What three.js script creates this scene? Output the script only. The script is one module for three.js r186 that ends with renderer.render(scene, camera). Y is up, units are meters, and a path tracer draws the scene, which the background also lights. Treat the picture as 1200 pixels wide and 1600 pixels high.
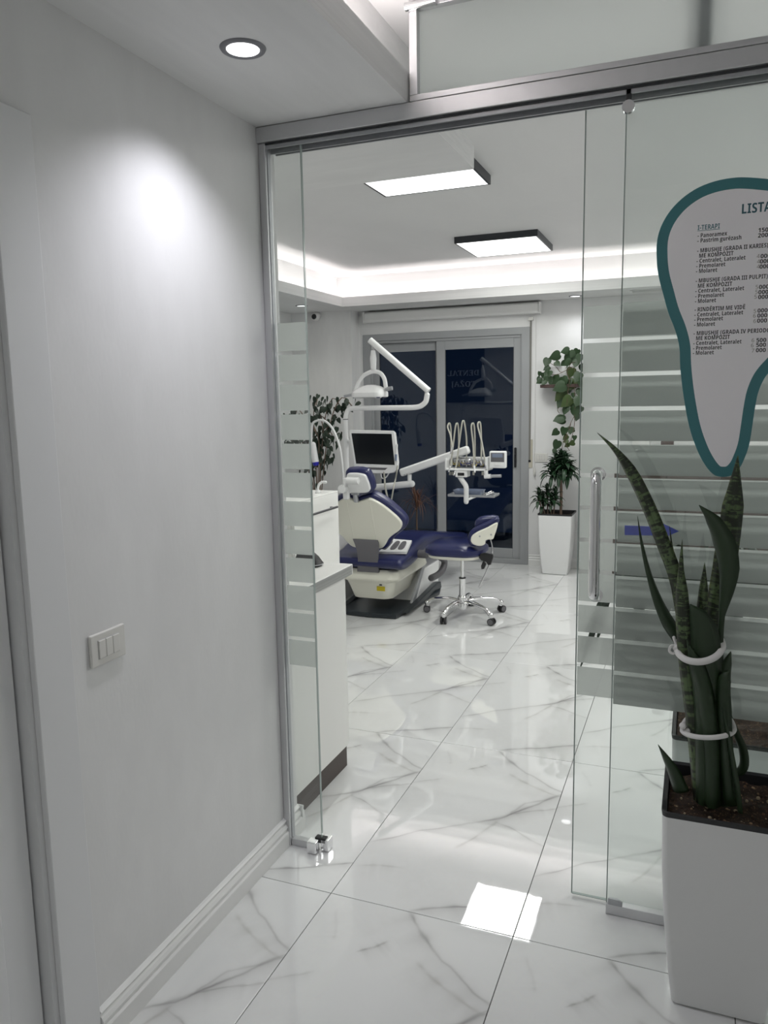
import * as THREE from 'three';
import { RoundedBoxGeometry } from 'three/addons/geometries/RoundedBoxGeometry.js';
import { mergeGeometries } from 'three/addons/utils/BufferGeometryUtils.js';
import { RectAreaLightUniformsLib } from 'three/addons/lights/RectAreaLightUniformsLib.js';

// ---------------------------------------------------------------- camera, sky, exposure
const scene = new THREE.Scene();
const F = 1220.387, YAW = 21.785, PITCH = -8.213, ROLL = -1.013, EYE = new THREE.Vector3(1.051, 1.591, 2.105);
const D2R = Math.PI / 180;
const camera = new THREE.PerspectiveCamera(2 * Math.atan(800 / F) / D2R, 0.75, 0.02, 60);
camera.position.copy(EYE);
camera.rotation.set(PITCH * D2R, YAW * D2R, ROLL * D2R, 'YXZ');
camera.updateMatrixWorld(true);
scene.add(camera);
const renderer = new THREE.WebGLRenderer({ antialias: true });
renderer.toneMapping = THREE.LinearToneMapping;
renderer.toneMappingExposure = 0.95;
renderer.shadowMap.enabled = true;
RectAreaLightUniformsLib.init();
scene.background = new THREE.Color().setRGB(0.006, 0.011, 0.022);   // late dusk outside the window

const PANEL = 17.5, COVE = 8, HALL_COVE = 13, SPOT_HALL = 2.5, SPOT_ROOM = 0.55, ADDED_HALL_PANEL = 8;
function rectLight(x, y, z, w, h, intensity, down, color = 0xffffff) {
  const l = new THREE.RectAreaLight(color, intensity, w, h);
  l.position.set(x, y, z); l.rotation.x = down ? -Math.PI / 2 : Math.PI / 2; scene.add(l); return l;
}
// two square ceiling panels, the rest unseen and added to brighten room and corridor: x0,x1,z0,z1 (bottom at 2.695)
const PANELS = [[-0.59, 0.005, -2.1, -1.505], [-0.62, -0.02, -4.155, -3.535], [1.40, 2.0, -2.1, -1.505], [1.40, 2.0, -4.155, -3.535], [1.05, 1.65, 3.1, 3.7, 2.452]];
for (const [x0, x1, z0, z1, top = 2.74] of PANELS) rectLight((x0 + x1) / 2, top - .0475, (z0 + z1) / 2, x1 - x0 - 0.04, z1 - z0 - 0.04, z0 > 0 ? ADDED_HALL_PANEL : PANEL, true, 0xfdfff9);
// LED strips lying in the coves: x, z, length along x, length along z
const COVES = [[-2.115, -2.9, 0.02, 3.6, COVE], [0.05, -4.79, 4.2, 0.02, COVE], [0.165, 1.02, 0.02, 2.35, HALL_COVE]];
for (const [x, z, lx, lz, i] of COVES) rectLight(x, 2.4835, z, lx, lz, i * 4, false, 0xfff6f4);
// round recessed downlights
const SPOTS = [[-0.017, 0.312, SPOT_HALL, 0xf7f6ff], [-2.335, -4.43, SPOT_ROOM, 0xfdfff0], [0.035, -5.0, SPOT_ROOM, 0xf8faff]];
for (const [x, z, i, c] of SPOTS) {
  const s = new THREE.SpotLight(c, i, 0, 62 * D2R, 0.75, 2);
  s.position.set(x, 2.436, z); s.target.position.set(x, 0, z); s.castShadow = true; s.shadow.radius = 2; scene.add(s, s.target);
}

// ---------------------------------------------------------------- helpers
let seed = 7;
const rnd = () => { seed = (seed + 0x6D2B79F5) | 0; let t = Math.imul(seed ^ (seed >>> 15), 1 | seed); t = (t + Math.imul(t ^ (t >>> 7), 61 | t)) ^ t; return ((t ^ (t >>> 14)) >>> 0) / 4294967296; };
const rr = (a, b) => a + (b - a) * rnd();
const V = (x, y, z) => new THREE.Vector3(x, y, z);
function ray(u, v) { return V((u - 600) / F, -(v - 800) / F, -1).applyQuaternion(camera.quaternion); }
// a photo pixel on a plane of the place (x, y or z constant)
function at(u, v, axis, c) { const d = ray(u, v); return EYE.clone().addScaledVector(d, (c - EYE[axis]) / d[axis]); }
function onPlane(u, v, p0, n) { const d = ray(u, v); return EYE.clone().addScaledVector(d, p0.clone().sub(EYE).dot(n) / d.dot(n)); }

const names = {};
function numbered(n) { const k = names[n] = (names[n] ?? -1) + 1; return k ? `${n}_${String(k).padStart(3, '0')}` : n; }
function thing(name, label, category, base = [0, 0, 0], group) {
  const o = new THREE.Group(); o.name = numbered(name); o.position.set(...base); scene.add(o);
  o.userData = { label, category }; if (group) o.userData.group = group;
  return o;
}
// a part: geometry is given in room coordinates, moved into its thing's frame
function part(parent, name, geo, mat, label) {
  let root = parent; while (root.parent && root.parent !== scene) root = root.parent;
  geo.translate(-root.position.x, -root.position.y, -root.position.z);
  const m = new THREE.Mesh(geo, mat); m.name = name; m.castShadow = m.receiveShadow = true; parent.add(m);
  if (label) m.userData.label = label;
  return m;
}
function solo(name, label, category, geo, mat, group) {
  const m = new THREE.Mesh(geo, mat); m.name = numbered(name); m.castShadow = m.receiveShadow = true; scene.add(m);
  m.userData = { label, category }; if (group) m.userData.group = group; return m;
}
function struct(name, geo, mat, label) {
  const m = new THREE.Mesh(geo, mat); m.name = numbered(name); m.castShadow = m.receiveShadow = true; scene.add(m);
  m.userData = { kind: 'structure', label, category: name.split('_')[0] }; return m;
}
const clean = g => { g = g.index ? g.toNonIndexed() : g; for (const k of Object.keys(g.attributes)) if (!['position', 'normal', 'uv'].includes(k)) g.deleteAttribute(k); g.morphAttributes = {}; if (!g.attributes.uv) g.setAttribute('uv', new THREE.Float32BufferAttribute(new Float32Array(g.attributes.position.count * 2), 2)); return g; };
const merge = (...gs) => mergeGeometries(gs.flat().map(clean), false);
function bx(x0, x1, y0, y1, z0, z1) { return new THREE.BoxGeometry(x1 - x0, y1 - y0, z1 - z0).translate((x0 + x1) / 2, (y0 + y1) / 2, (z0 + z1) / 2); }
function rb(x0, x1, y0, y1, z0, z1, r = 0.004, s = 2) { return new RoundedBoxGeometry(x1 - x0, y1 - y0, z1 - z0, s, Math.min(r, (x1 - x0) / 2.01, (y1 - y0) / 2.01, (z1 - z0) / 2.01)).translate((x0 + x1) / 2, (y0 + y1) / 2, (z0 + z1) / 2); }
function tube(pts, r, seg = 24, rad = 10, tension = 0.5, closed = false) {
  const c = new THREE.CatmullRomCurve3(pts.map(p => p.isVector3 ? p : V(...p)), closed, 'catmullrom', tension);
  const g = new THREE.TubeGeometry(c, seg, r, rad, closed);
  if (closed) return g;
  const caps = [0, 1].map(t => new THREE.SphereGeometry(r, rad, 6).translate(...c.getPoint(t).toArray()));
  return merge(g, caps);
}
function rod(a, b, r0, r1 = r0, rad = 14) {
  a = a.isVector3 ? a : V(...a); b = b.isVector3 ? b : V(...b);
  const d = b.clone().sub(a), g = new THREE.CylinderGeometry(r1, r0, d.length(), rad);
  g.applyQuaternion(new THREE.Quaternion().setFromUnitVectors(V(0, 1, 0), d.clone().normalize()));
  return g.translate((a.x + b.x) / 2, (a.y + b.y) / 2, (a.z + b.z) / 2);
}
function lathe(prof, x, y, z, seg = 28) { return new THREE.LatheGeometry(prof.map(([r, h]) => new THREE.Vector2(r, h)), seg).translate(x, y, z); }
// rounded-rectangle sections stacked along y: [y, cx, cz, w, d, radius]
function loft(secs, per = 5, capB = true, capT = true) {
  const N = per * 4, pos = [], idx = [], uv = [];
  secs.forEach(([y, cx, cz, w, d, r], k) => {
    r = Math.min(r, w / 2 - 1e-4, d / 2 - 1e-4);
    for (let q = 0; q < 4; q++) for (let i = 0; i < per; i++) {
      const a = (q + i / (per - 1)) * Math.PI / 2;
      const sx = q === 0 || q === 3 ? 1 : -1, sz = q < 2 ? 1 : -1;
      pos.push(cx + sx * (w / 2 - r) + r * Math.cos(a), y, cz + sz * (d / 2 - r) + r * Math.sin(a)); uv.push((q * per + i) / N, k / secs.length);
    }
  });
  for (let k = 0; k + 1 < secs.length; k++) for (let i = 0; i < N; i++) {
    const a = k * N + i, b = k * N + (i + 1) % N, c = a + N, d = b + N;
    idx.push(a, c, b, b, c, d);
  }
  const g = new THREE.BufferGeometry();
  const cap = (k, flip) => { const [y, cx, cz] = secs[k]; const c = pos.length / 3; pos.push(cx, y, cz); uv.push(0.5, 0.5); for (let i = 0; i < N; i++) { const a = k * N + i, b = k * N + (i + 1) % N; flip ? idx.push(c, b, a) : idx.push(c, a, b); } };
  if (capB) cap(0, false); if (capT) cap(secs.length - 1, true);
  g.setAttribute('position', new THREE.Float32BufferAttribute(pos, 3)); g.setAttribute('uv', new THREE.Float32BufferAttribute(uv, 2)); g.setIndex(idx);
  const h = g.toNonIndexed(); h.computeVertexNormals(); return smooth(h, 38);
}
// smooth normals below an angle
function smooth(g, deg = 35) {
  g = g.index ? g.toNonIndexed() : g; g.computeVertexNormals();
  const p = g.attributes.position, n = g.attributes.normal, map = new Map(), fn = [];
  for (let i = 0; i < p.count; i += 3) { const a = V().fromBufferAttribute(p, i), b = V().fromBufferAttribute(p, i + 1), c = V().fromBufferAttribute(p, i + 2); fn.push(b.sub(a).cross(c.sub(a))); }
  const key = i => `${Math.round(p.getX(i) * 2e4)},${Math.round(p.getY(i) * 2e4)},${Math.round(p.getZ(i) * 2e4)}`;
  for (let i = 0; i < p.count; i++) { const k = key(i); if (!map.has(k)) map.set(k, []); map.get(k).push((i / 3) | 0); }
  const cs = Math.cos(deg * D2R);
  for (let i = 0; i < p.count; i++) {
    const me = fn[(i / 3) | 0], ml = me.length() || 1, s = V(0, 0, 0);
    for (const f of map.get(key(i))) { const l = fn[f].length(); if (l && me.dot(fn[f]) / (ml * l) > cs) s.add(fn[f]); }
    if (s.lengthSq() > 0) { s.normalize(); n.setXYZ(i, s.x, s.y, s.z); }
  }
  return g;
}
// outline (Vector3 points on a plane with normal n) given thickness t away along n, rounded edge
function slab(pts, n, t, bevel = 0.004, seg = 3) {
  n = n.clone().normalize();
  const o = pts[0].clone(), ex = (Math.abs(n.y) > .9 ? V(0, 0, 1) : V(0, 1, 0)).cross(n).normalize(), ey = n.clone().cross(ex).normalize();
  const sh = new THREE.Shape(pts.map(p => { const d = p.clone().sub(o); return new THREE.Vector2(d.dot(ex), d.dot(ey)); }));
  const g = new THREE.ExtrudeGeometry(sh, { depth: Math.max(1e-4, t - 2 * bevel), bevelEnabled: bevel > 0, bevelThickness: bevel, bevelSize: bevel, bevelOffset: -bevel, bevelSegments: seg, curveSegments: 6 });
  g.translate(0, 0, bevel);
  g.applyMatrix4(new THREE.Matrix4().makeBasis(ex, ey, n)); g.translate(o.x, o.y, o.z);
  return smooth(g, 40);
}
const spline = (pts, n, closed = true) => new THREE.CatmullRomCurve3(pts, closed, 'centripetal').getPoints(n).slice(0, closed ? -1 : undefined);
// a leaf or strap along a line: widths in metres, slight fold, thickness t
function strap(line, widths, side, fold = 0.18, t = 0.004, seg = 18) {
  const c = new THREE.CatmullRomCurve3(line, false, 'centripetal'), pos = [], uv = [], idx = [];
  const ring = [[-1, 0], [-0.5, 1], [0, 1.2], [0.5, 1], [1, 0], [0.5, -1], [0, -1.2], [-0.5, -1]];
  const len = c.getLength();
  for (let i = 0; i <= seg; i++) {
    const f = i / seg, p = c.getPoint(f), tg = c.getTangent(f), s = side.clone().addScaledVector(tg, -side.dot(tg)).normalize(), nn = s.clone().cross(tg).normalize();
    const k = f * (widths.length - 1), j = Math.min(widths.length - 2, Math.floor(k)), w = widths[j] + (widths[j + 1] - widths[j]) * (k - j);
    for (const [a, b] of ring) { const q = p.clone().addScaledVector(s, a * w / 2).addScaledVector(nn, -fold * w * (a * a - 0.4) + b * t / 2 * Math.min(1, w / 0.02)); pos.push(q.x, q.y, q.z); uv.push(0.5 + a * 0.5, f * len); }
  }
  const R = ring.length;
  for (let i = 0; i < seg; i++) for (let j = 0; j < R; j++) { const a = i * R + j, b = i * R + (j + 1) % R; idx.push(a, b, a + R, b, b + R, a + R); }
  for (const e of [0, seg]) for (let j = 1; j + 1 < R; j++) e ? idx.push(e * R, e * R + j, e * R + j + 1) : idx.push(0, j + 1, j);
  const g = new THREE.BufferGeometry(); g.setAttribute('position', new THREE.Float32BufferAttribute(pos, 3)); g.setAttribute('uv', new THREE.Float32BufferAttribute(uv, 2)); g.setIndex(idx); g.computeVertexNormals();
  return g;
}

// ---------------------------------------------------------------- textures
function hash(x, y) { let h = Math.imul(x | 0, 374761393) + Math.imul(y | 0, 668265263); h = Math.imul(h ^ (h >>> 13), 1274126177); return ((h ^ (h >>> 16)) >>> 0) / 4294967296; }
function vnoise(x, y, px = 1e9, py = 1e9) {
  const xi = Math.floor(x), yi = Math.floor(y), fx = x - xi, fy = y - yi, w = t => t * t * (3 - 2 * t), m = (a, b) => ((a % b) + b) % b;
  const h = (i, j) => hash(m(xi + i, px), m(yi + j, py));
  const a = h(0, 0), b = h(1, 0), c = h(0, 1), d = h(1, 1), u = w(fx), v = w(fy);
  return a + (b - a) * u + (c - a) * v + (a - b - c + d) * u * v;
}
const fbm = (x, y, o = 4) => { let s = 0, a = 0.5, f = 1; for (let i = 0; i < o; i++) { s += a * vnoise(x * f + 17 * i, y * f - 9 * i); a *= 0.5; f *= 2; } return s; };
function dataTex(w, h, fn, srgb = true) {
  const d = new Uint8Array(w * h * 4);
  for (let y = 0; y < h; y++) for (let x = 0; x < w; x++) { const c = fn(x / w, y / h, x, y), i = (y * w + x) * 4; d[i] = c[0] * 255; d[i + 1] = c[1] * 255; d[i + 2] = c[2] * 255; d[i + 3] = 255; }
  const t = new THREE.DataTexture(d, w, h); t.magFilter = THREE.LinearFilter; t.minFilter = THREE.LinearMipmapLinearFilter; t.generateMipmaps = true; t.wrapS = t.wrapT = THREE.RepeatWrapping; if (srgb) t.colorSpace = THREE.SRGBColorSpace; t.needsUpdate = true; return t;
}
// printed marble of one tile; u across 0.6 m, v along 1.2 m (0 = far edge). [points, half width, strength, warmth]
const VEINS = [
  [[[-0.02, .90], [.09, .815], [.16, .743], [.27, .665], [.40, .56], [.49, .45], [.585, .33], [.62, .29]], .0042, .52, .15],
  [[[.30, .82], [.345, .72], [.375, .64], [.40, .57]], .005, .26, .6],
  [[[.39, .585], [.45, .605], [.50, .635], [.56, .68], [.62, .71]], .004, .3, .3],
  [[[.253, 1.20], [.37, 1.14], [.47, 1.09], [.53, 1.055], [.62, 1.01]], .0045, .5, .1],
  [[[.25, -.01], [.33, .07], [.43, .17], [.54, .25], [.62, .285]], .0055, .48, .2],
  [[[.19, .225], [.23, .187], [.26, .152]], .004, .4, .3],
  [[[.36, .20], [.42, .25], [.487, .281], [.597, .316]], .006, .24, .8],
  [[[.34, .612], [.43, .52], [.477, .415], [.558, .36], [.62, .27]], .0036, .3, .2],
  [[[.43, .52], [.534, .456], [.62, .41]], .004, .28, .25],
  [[[-.02, .42], [.05, .37], [.11, .34]], .004, .22, .3],
  [[[.02, 1.03], [.10, 1.0], [.17, .985]], .005, .2, .4],
  [[[.05, .06], [.09, .14], [.11, .2]], .006, .12, .3],
];
const marble = dataTex(768, 1536, (uu, vv) => {
  const X = uu * 0.6, Y = vv * 1.2;
  const wx = (fbm(X * 9, Y * 9, 4) - 0.47) * 0.03 + (fbm(X * 45 + 5, Y * 45, 2) - .37) * 0.003, wy = (fbm(X * 7 + 40, Y * 7 + 3, 3) - 0.47) * 0.03;
  let dark = 0, warm = 0; const x = X + wx, y = Y + wy;
  for (let k = 0; k < VEINS.length; k++) {
    const [pts, w, s, wm] = VEINS[k]; let best = 9, bt = 0, sgn = 0;
    for (let i = 0; i + 1 < pts.length; i++) {
      const [ax, ay] = pts[i], [bx_, by] = pts[i + 1], dx = bx_ - ax, dy = by - ay; let t = ((x - ax) * dx + (y - ay) * dy) / (dx * dx + dy * dy); t = Math.max(0, Math.min(1, t));
      const ex = x - ax - t * dx, ey = y - ay - t * dy, d = Math.hypot(ex, ey); if (d < best) { best = d; bt = (i + t) / (pts.length - 1); sgn = dx * ey - dy * ex; }
    }
    if (best > 0.09) continue;
    const endf = Math.min(1, Math.min(bt, 1 - bt) * 7 + 0.15), va = 0.45 + 0.9 * vnoise(bt * 9 + k * 5, k * 3.3);
    const ww = w * (0.35 + 0.75 * vnoise(bt * 13 + k, 7.7 * k));
    let c = Math.exp(-((best / (ww * 1.5)) ** 2)) * 0.27 + Math.exp(-best / (ww * (sgn > 0 ? 8 : 3))) * 0.23;
    c *= s * endf * va; dark += c; warm += c * wm;
  }
  dark = Math.min(0.62, dark);
  const cl = (fbm(X * 4 + 3, Y * 4 + 8, 5) - 0.47) * 0.07 + (fbm(X * 60, Y * 60, 2) - .37) * 0.012;
  const b = 0.885 - Math.max(0, cl);
  return [b - dark * 0.72, b + 0.003 - dark * 0.74 - 0.012 * warm, b + 0.002 - dark * 0.72 - 0.10 * warm];
});
const waver = dataTex(512, 512, (u, v) => { const n = 0.5 * vnoise(u * 10, v * 10, 10, 10) + 0.3 * vnoise(u * 26, v * 26, 26, 26) + 0.2 * vnoise(u * 5, v * 5, 5, 5); return [n, n, n]; }, false);
const grain = dataTex(512, 512, (u, v) => { const n = 0.5 * vnoise(u * 128, v * 128, 128, 128) + 0.5 * vnoise(u * 256, v * 256, 256, 256); return [n, n, n]; }, false);
const paintTint = dataTex(512, 512, (u, v) => { const n = 0.955 + 0.03 * vnoise(u * 7, v * 7, 7, 7) + 0.015 * vnoise(u * 29, v * 29, 29, 29); return [n, n, n]; });

// ---------------------------------------------------------------- materials
const M = {};
const std = (k, color, roughness = 0.5, extra = {}) => (M[k] = new THREE.MeshPhysicalMaterial({ color, roughness, side: THREE.DoubleSide, ...extra }));
const lin = (r, g, b) => new THREE.Color().setRGB(r, g, b);
std('wall', lin(.80, .80, .80), 0.62, { map: paintTint, bumpMap: grain, bumpScale: 0.0002 });
std('ceil', lin(.78, .78, .78), 0.85, { map: paintTint });
std('white', lin(.80, .80, .79), 0.35);
std('door', lin(.74, .745, .755), 0.42);
std('skirting', lin(.82, .82, .81), 0.38);
std('tile', lin(1, 1, 1), 0.02, { map: marble, bumpMap: waver, bumpScale: 0.00012, specularIntensity: 1, ior: 2.1 });
std('grout', lin(.13, .13, .125), 0.9);
std('alu', lin(.62, .62, .635), 0.36, { metalness: 0.9 });
std('aluMatt', lin(.42, .43, .45), 0.42, { metalness: 0.55 });
std('seal', lin(.035, .038, .042), 0.6);
std('chrome', lin(.82, .82, .83), 0.06, { metalness: 1 });
std('steel', lin(.62, .62, .63), 0.16, { metalness: 1 });
std('darkSteel', lin(.16, .16, .17), 0.3, { metalness: 1 });
std('glass', lin(.962, .975, .969), 0.0, { transmission: 1, thickness: 0, ior: 1.5 });
std('glassEdge', lin(.36, .42, .40), 0.2, { specularIntensity: 1 });
std('film', lin(.43, .447, .437), 0.93, { transmission: 1, thickness: 0, ior: 1.3, specularIntensity: .4 });
std('frost', lin(.82, .85, .835), 0.96, { transmission: 1, thickness: 0, ior: 1.3, specularIntensity: .4 });
std('winFrame', lin(.33, .34, .35), 0.45);
std('nightGlass', lin(.60, .69, .80), 0.0, { transmission: 1, thickness: 0, ior: 1.5 });
std('panelBlack', lin(.028, .032, .038), 0.4);
std('lampRing', lin(.20, .20, .22), 0.4);
std('glow', lin(.9, .9, .9), 0.5, { emissive: lin(1, 1, 1), emissiveIntensity: 2.2 });
std('glowDim', lin(.9, .9, .9), 0.5, { emissive: lin(1, .97, .96), emissiveIntensity: 1.4 });
std('navy', lin(.009, .014, .082), 0.33, { clearcoat: 0.25, clearcoatRoughness: 0.3 });
std('cream', lin(.82, .81, .71), 0.28, { clearcoat: 0.3, clearcoatRoughness: 0.2 });
std('enamel', lin(.86, .865, .865), 0.25, { clearcoat: 0.3, clearcoatRoughness: 0.15 });
std('greyPlastic', lin(.13, .127, .138), 0.45);
std('darkBase', lin(.018, .024, .03), 0.3);
std('black', lin(.012, .012, .014), 0.4);
std('screen', lin(.008, .010, .013), 0.12);
std('lcd', lin(.22, .26, .36), 0.2);
std('hose', lin(.50, .49, .43), 0.45);
std('laminate', lin(.86, .86, .835), 0.25);
std('brown', lin(.062, .046, .040), 0.5);
std('shelfWood', lin(.060, .032, .028), 0.5);
std('pot', lin(.76, .765, .765), 0.3);
std('potLiner', lin(.014, .015, .017), 0.45);
std('leafDark', lin(.014, .045, .018), 0.4);
std('leafPothos', lin(.017, .046, .013), 0.5);
std('leafPothosPale', lin(.045, .078, .018), 0.4);
std('leafFicus', lin(.016, .032, .018), 0.42);
std('leafRed', lin(.14, .062, .035), 0.55);
std('bark', lin(.10, .065, .045), 0.85);
std('barkPale', lin(.17, .12, .09), 0.85);
std('teal', lin(.042, .185, .21), 0.4);
std('blueSign', lin(.20, .25, .78), 0.9, { transmission: .5, thickness: 0 });
std('yellow', lin(.55, .44, .01), 0.5);
std('ribbon', lin(.72, .71, .70), 0.7);
std('switchPlate', lin(.70, .69, .66), 0.35);
std('cloth', lin(.50, .50, .50), 0.9);
std('night', lin(.018, .022, .03), 0.9);
const soilTex = dataTex(256, 256, (u, v) => { const n = fbm(u * 40, v * 40, 3), s = vnoise(u * 90, v * 90) > 0.84 ? 0.22 : 0; return [0.10 + 0.22 * n + s, 0.075 + 0.15 * n + s * .9, 0.055 + 0.11 * n + s * .7]; });
std('soil', lin(1, 1, 1), 0.95, { map: soilTex });
const snakeTex = dataTex(128, 512, (u, v) => {
  const e = Math.abs(u - .5) * 2, w = fbm(u * 3 + 2 * vnoise(u * 5, v * 20), v * 85, 3) + 0.3 * vnoise(u * 2, v * 30); const band = Math.max(0, Math.min(1, (w - 0.5) * 5));
  const k = 1 - band * 0.6, g = 0.9 + 0.2 * vnoise(u * 20, v * 8);
  const c = e > 0.9 ? [.38, .42, .25] : [.31, .385, .245];
  return [c[0] * k * g, c[1] * k * g, c[2] * k * g];
});
snakeTex.repeat.set(1, 2.2);
std('snake', lin(1, 1, 1), 0.42, { map: snakeTex });
std('snakePlain', lin(.016, .035, .013), 0.42);
const edgeTex = dataTex(64, 256, (u, v) => { const n = 0.52 + 0.16 * vnoise(v * 60, 3) + 0.05 * vnoise(u * 30, v * 90); return [n, n * 1.01, n]; });
std('edgeBand', lin(1, 1, 1), 0.4, { map: edgeTex });

// ---------------------------------------------------------------- the setting
const X0 = -2.75, X1 = 2.2, ZF = -5.2, ZN = 4.2, WX = -0.28, CEIL = 2.74, SOF = 2.45;
const floor = struct('floor', bx(X0 - .12, X1 + .12, -0.10, -0.004, ZF - .12, ZN + .12), M.grout, 'glossy white marble-look tiled floor');
{
  const cache = {};
  for (let k = -5; k <= 3; k++) for (let j = -5; j <= 3; j++) {
    const x0 = Math.max(X0 - .1, k * 0.6), x1 = Math.min(X1 + .1, k * 0.6 + 0.6), z0 = Math.max(ZF - .1, j * 1.2), z1 = Math.min(ZN + .1, j * 1.2 + 1.2);
    if (x1 - x0 < .02 || z1 - z0 < .02 || (x1 <= -0.5 && z0 >= -0.1)) continue;
    const key = [x0 - k * .6, x1 - k * .6, z0 - j * 1.2, z1 - j * 1.2].map(v => v.toFixed(3)).join();
    if (!cache[key]) {
      const g = rb(x0 - k * .6 + .0012, x1 - k * .6 - .0012, -0.004 - 0.006, 0, z0 - j * 1.2 + .0012, z1 - j * 1.2 - .0012, 0.0012, 1);
      const p = g.attributes.position, uv = g.attributes.uv;
      for (let i = 0; i < p.count; i++) uv.setXY(i, p.getX(i) / .6, p.getZ(i) / 1.2);
      cache[key] = g;
    }
    const m = new THREE.Mesh(cache[key], M.tile); m.name = 'tile'; m.position.set(k * .6, 0, j * 1.2); m.receiveShadow = m.castShadow = true; floor.add(m);
  }
}
struct('ceiling', bx(X0 - .12, X1 + .12, CEIL, CEIL + .12, ZF - .12, ZN + .12), M.ceil, 'plain white raised ceiling');
// hall wall with its door opening, and the room's walls (0.12 m thick)
const DZ0 = 0.86, DZ1 = 1.74, DH = 2.1;
struct('wall_left', merge(bx(WX - .12, WX, 0, CEIL, -0.30, DZ0), bx(WX - .12, WX, DH, CEIL, DZ0, DZ1), bx(WX - .12, WX, 0, CEIL, DZ1, ZN)), M.wall, 'plain white painted corridor wall with a light switch');
struct('wall_front', bx(X0, WX - .12, 0, CEIL, -0.30, -0.18), M.wall, 'white wall between the treatment room and the corridor');
struct('wall_room_left', bx(X0 - .12, X0, 0, CEIL, ZF - .12, -0.18), M.wall, 'white wall behind the weeping fig');
const WL = -2.06, WR = -0.395, WT = 2.225;
struct('wall_back', merge(bx(X0 - .12, -2.10, 0, CEIL, ZF - .12, -5.0), bx(-2.10, WL, 0, CEIL, ZF - .12, ZF), bx(WL, WR, WT, CEIL, ZF - .12, ZF), bx(WR, X1 + .12, 0, CEIL, ZF - .12, ZF)), M.wall, 'white wall around the dark balcony window');
struct('wall_right', bx(X1, X1 + .12, 0, CEIL, ZF - .12, ZN + .12), M.wall, 'white wall of the waiting side');
struct('wall_rear', bx(WX - .12, X1 + .12, 0, CEIL, ZN, ZN + .12), M.wall, 'white wall at the end of the corridor');
// dropped ceiling borders with a hollow lip for the LED strips
const LIP = 2.535;
struct('soffit', merge(bx(WX, 0.231, SOF, SOF + .02, -0.20, ZN), bx(0.219, 0.231, SOF + .02, LIP, -0.20, ZN), bx(WX, 0.12, SOF + .02, CEIL, -0.20, ZN)), M.ceil, 'dropped white ceiling border of the corridor with a round lamp');
struct('soffit', bx(0.231, X1, SOF, CEIL, 2.3, ZN), M.ceil, 'added unseen dropped ceiling that darkens the far end of the corridor');  // unseen block, added so less light bounces from behind the camera
struct('soffit', merge(bx(X0, 0.231, SOF, SOF + .02, -0.93, -0.20), bx(0.219, 0.231, SOF + .02, LIP, -0.918, -0.20), bx(-2.05, 0.231, SOF + .02, LIP, -0.93, -0.918), bx(X0, 0.12, SOF + .02, CEIL, -0.815, -0.20)), M.ceil, 'dropped white ceiling border just inside the glass partition');
struct('soffit', merge(bx(X0, -2.05, SOF, SOF + .02, -5.0, -0.93), bx(-2.062, -2.05, SOF + .02, LIP, -4.712, -0.93), bx(X0, -2.165, SOF + .02, CEIL, -5.0, -0.815)), M.ceil, 'dropped white ceiling border over the weeping fig');
struct('soffit', merge(bx(-2.05, X1, SOF, SOF + .02, ZF, -4.70), bx(-2.10, -2.05, SOF, SOF + .02, ZF, -5.0), bx(-2.05, X1, SOF + .02, LIP, -4.712, -4.70), bx(-2.165, X1, SOF + .02, CEIL, ZF, -4.85)), M.ceil, 'dropped white ceiling border along the window wall');

// skirting boards: profile swept along a wall
const SK = [[0, 0], [.022, 0], [.022, .052], [.019, .056], [.015, .058], [.015, .066], [.018, .070], [.013, .080], [.008, .084], [.010, .092], [.013, .095], [.008, .100], [0, .102]];
function skirting(x0, z0, x1, z1, nx, nz) {
  if (nx * (z1 - z0) - nz * (x1 - x0) < 0) { [x0, x1] = [x1, x0]; [z0, z1] = [z1, z0]; }
  const s = new THREE.Shape(SK.map(([a, b]) => new THREE.Vector2(a, b))), L = Math.hypot(x1 - x0, z1 - z0);
  const g = new THREE.ExtrudeGeometry(s, { depth: L, bevelEnabled: false });
  const dir = V((x1 - x0) / L, 0, (z1 - z0) / L);
  g.applyMatrix4(new THREE.Matrix4().makeBasis(V(nx, 0, nz), V(0, 1, 0), dir)); g.translate(x0, 0, z0); return g;
}
struct('baseboard_left', merge(skirting(WX, -0.30, WX, 0.755, 1, 0), skirting(WX - .1, -0.30, WX + .022, -0.30, 0, -1)), M.skirting, 'moulded white skirting along the corridor wall');
struct('baseboard_back', merge(skirting(WR + .01, ZF, X1, ZF, 0, 1)), M.skirting, 'moulded white skirting below the shutter strap');
struct('baseboard_room_left', merge(skirting(X0, ZF + .2, X0, -.3, 1, 0), skirting(X0, -5.0, -2.10, -5.0, 0, 1)), M.skirting, 'moulded white skirting behind the fig planter');

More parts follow.
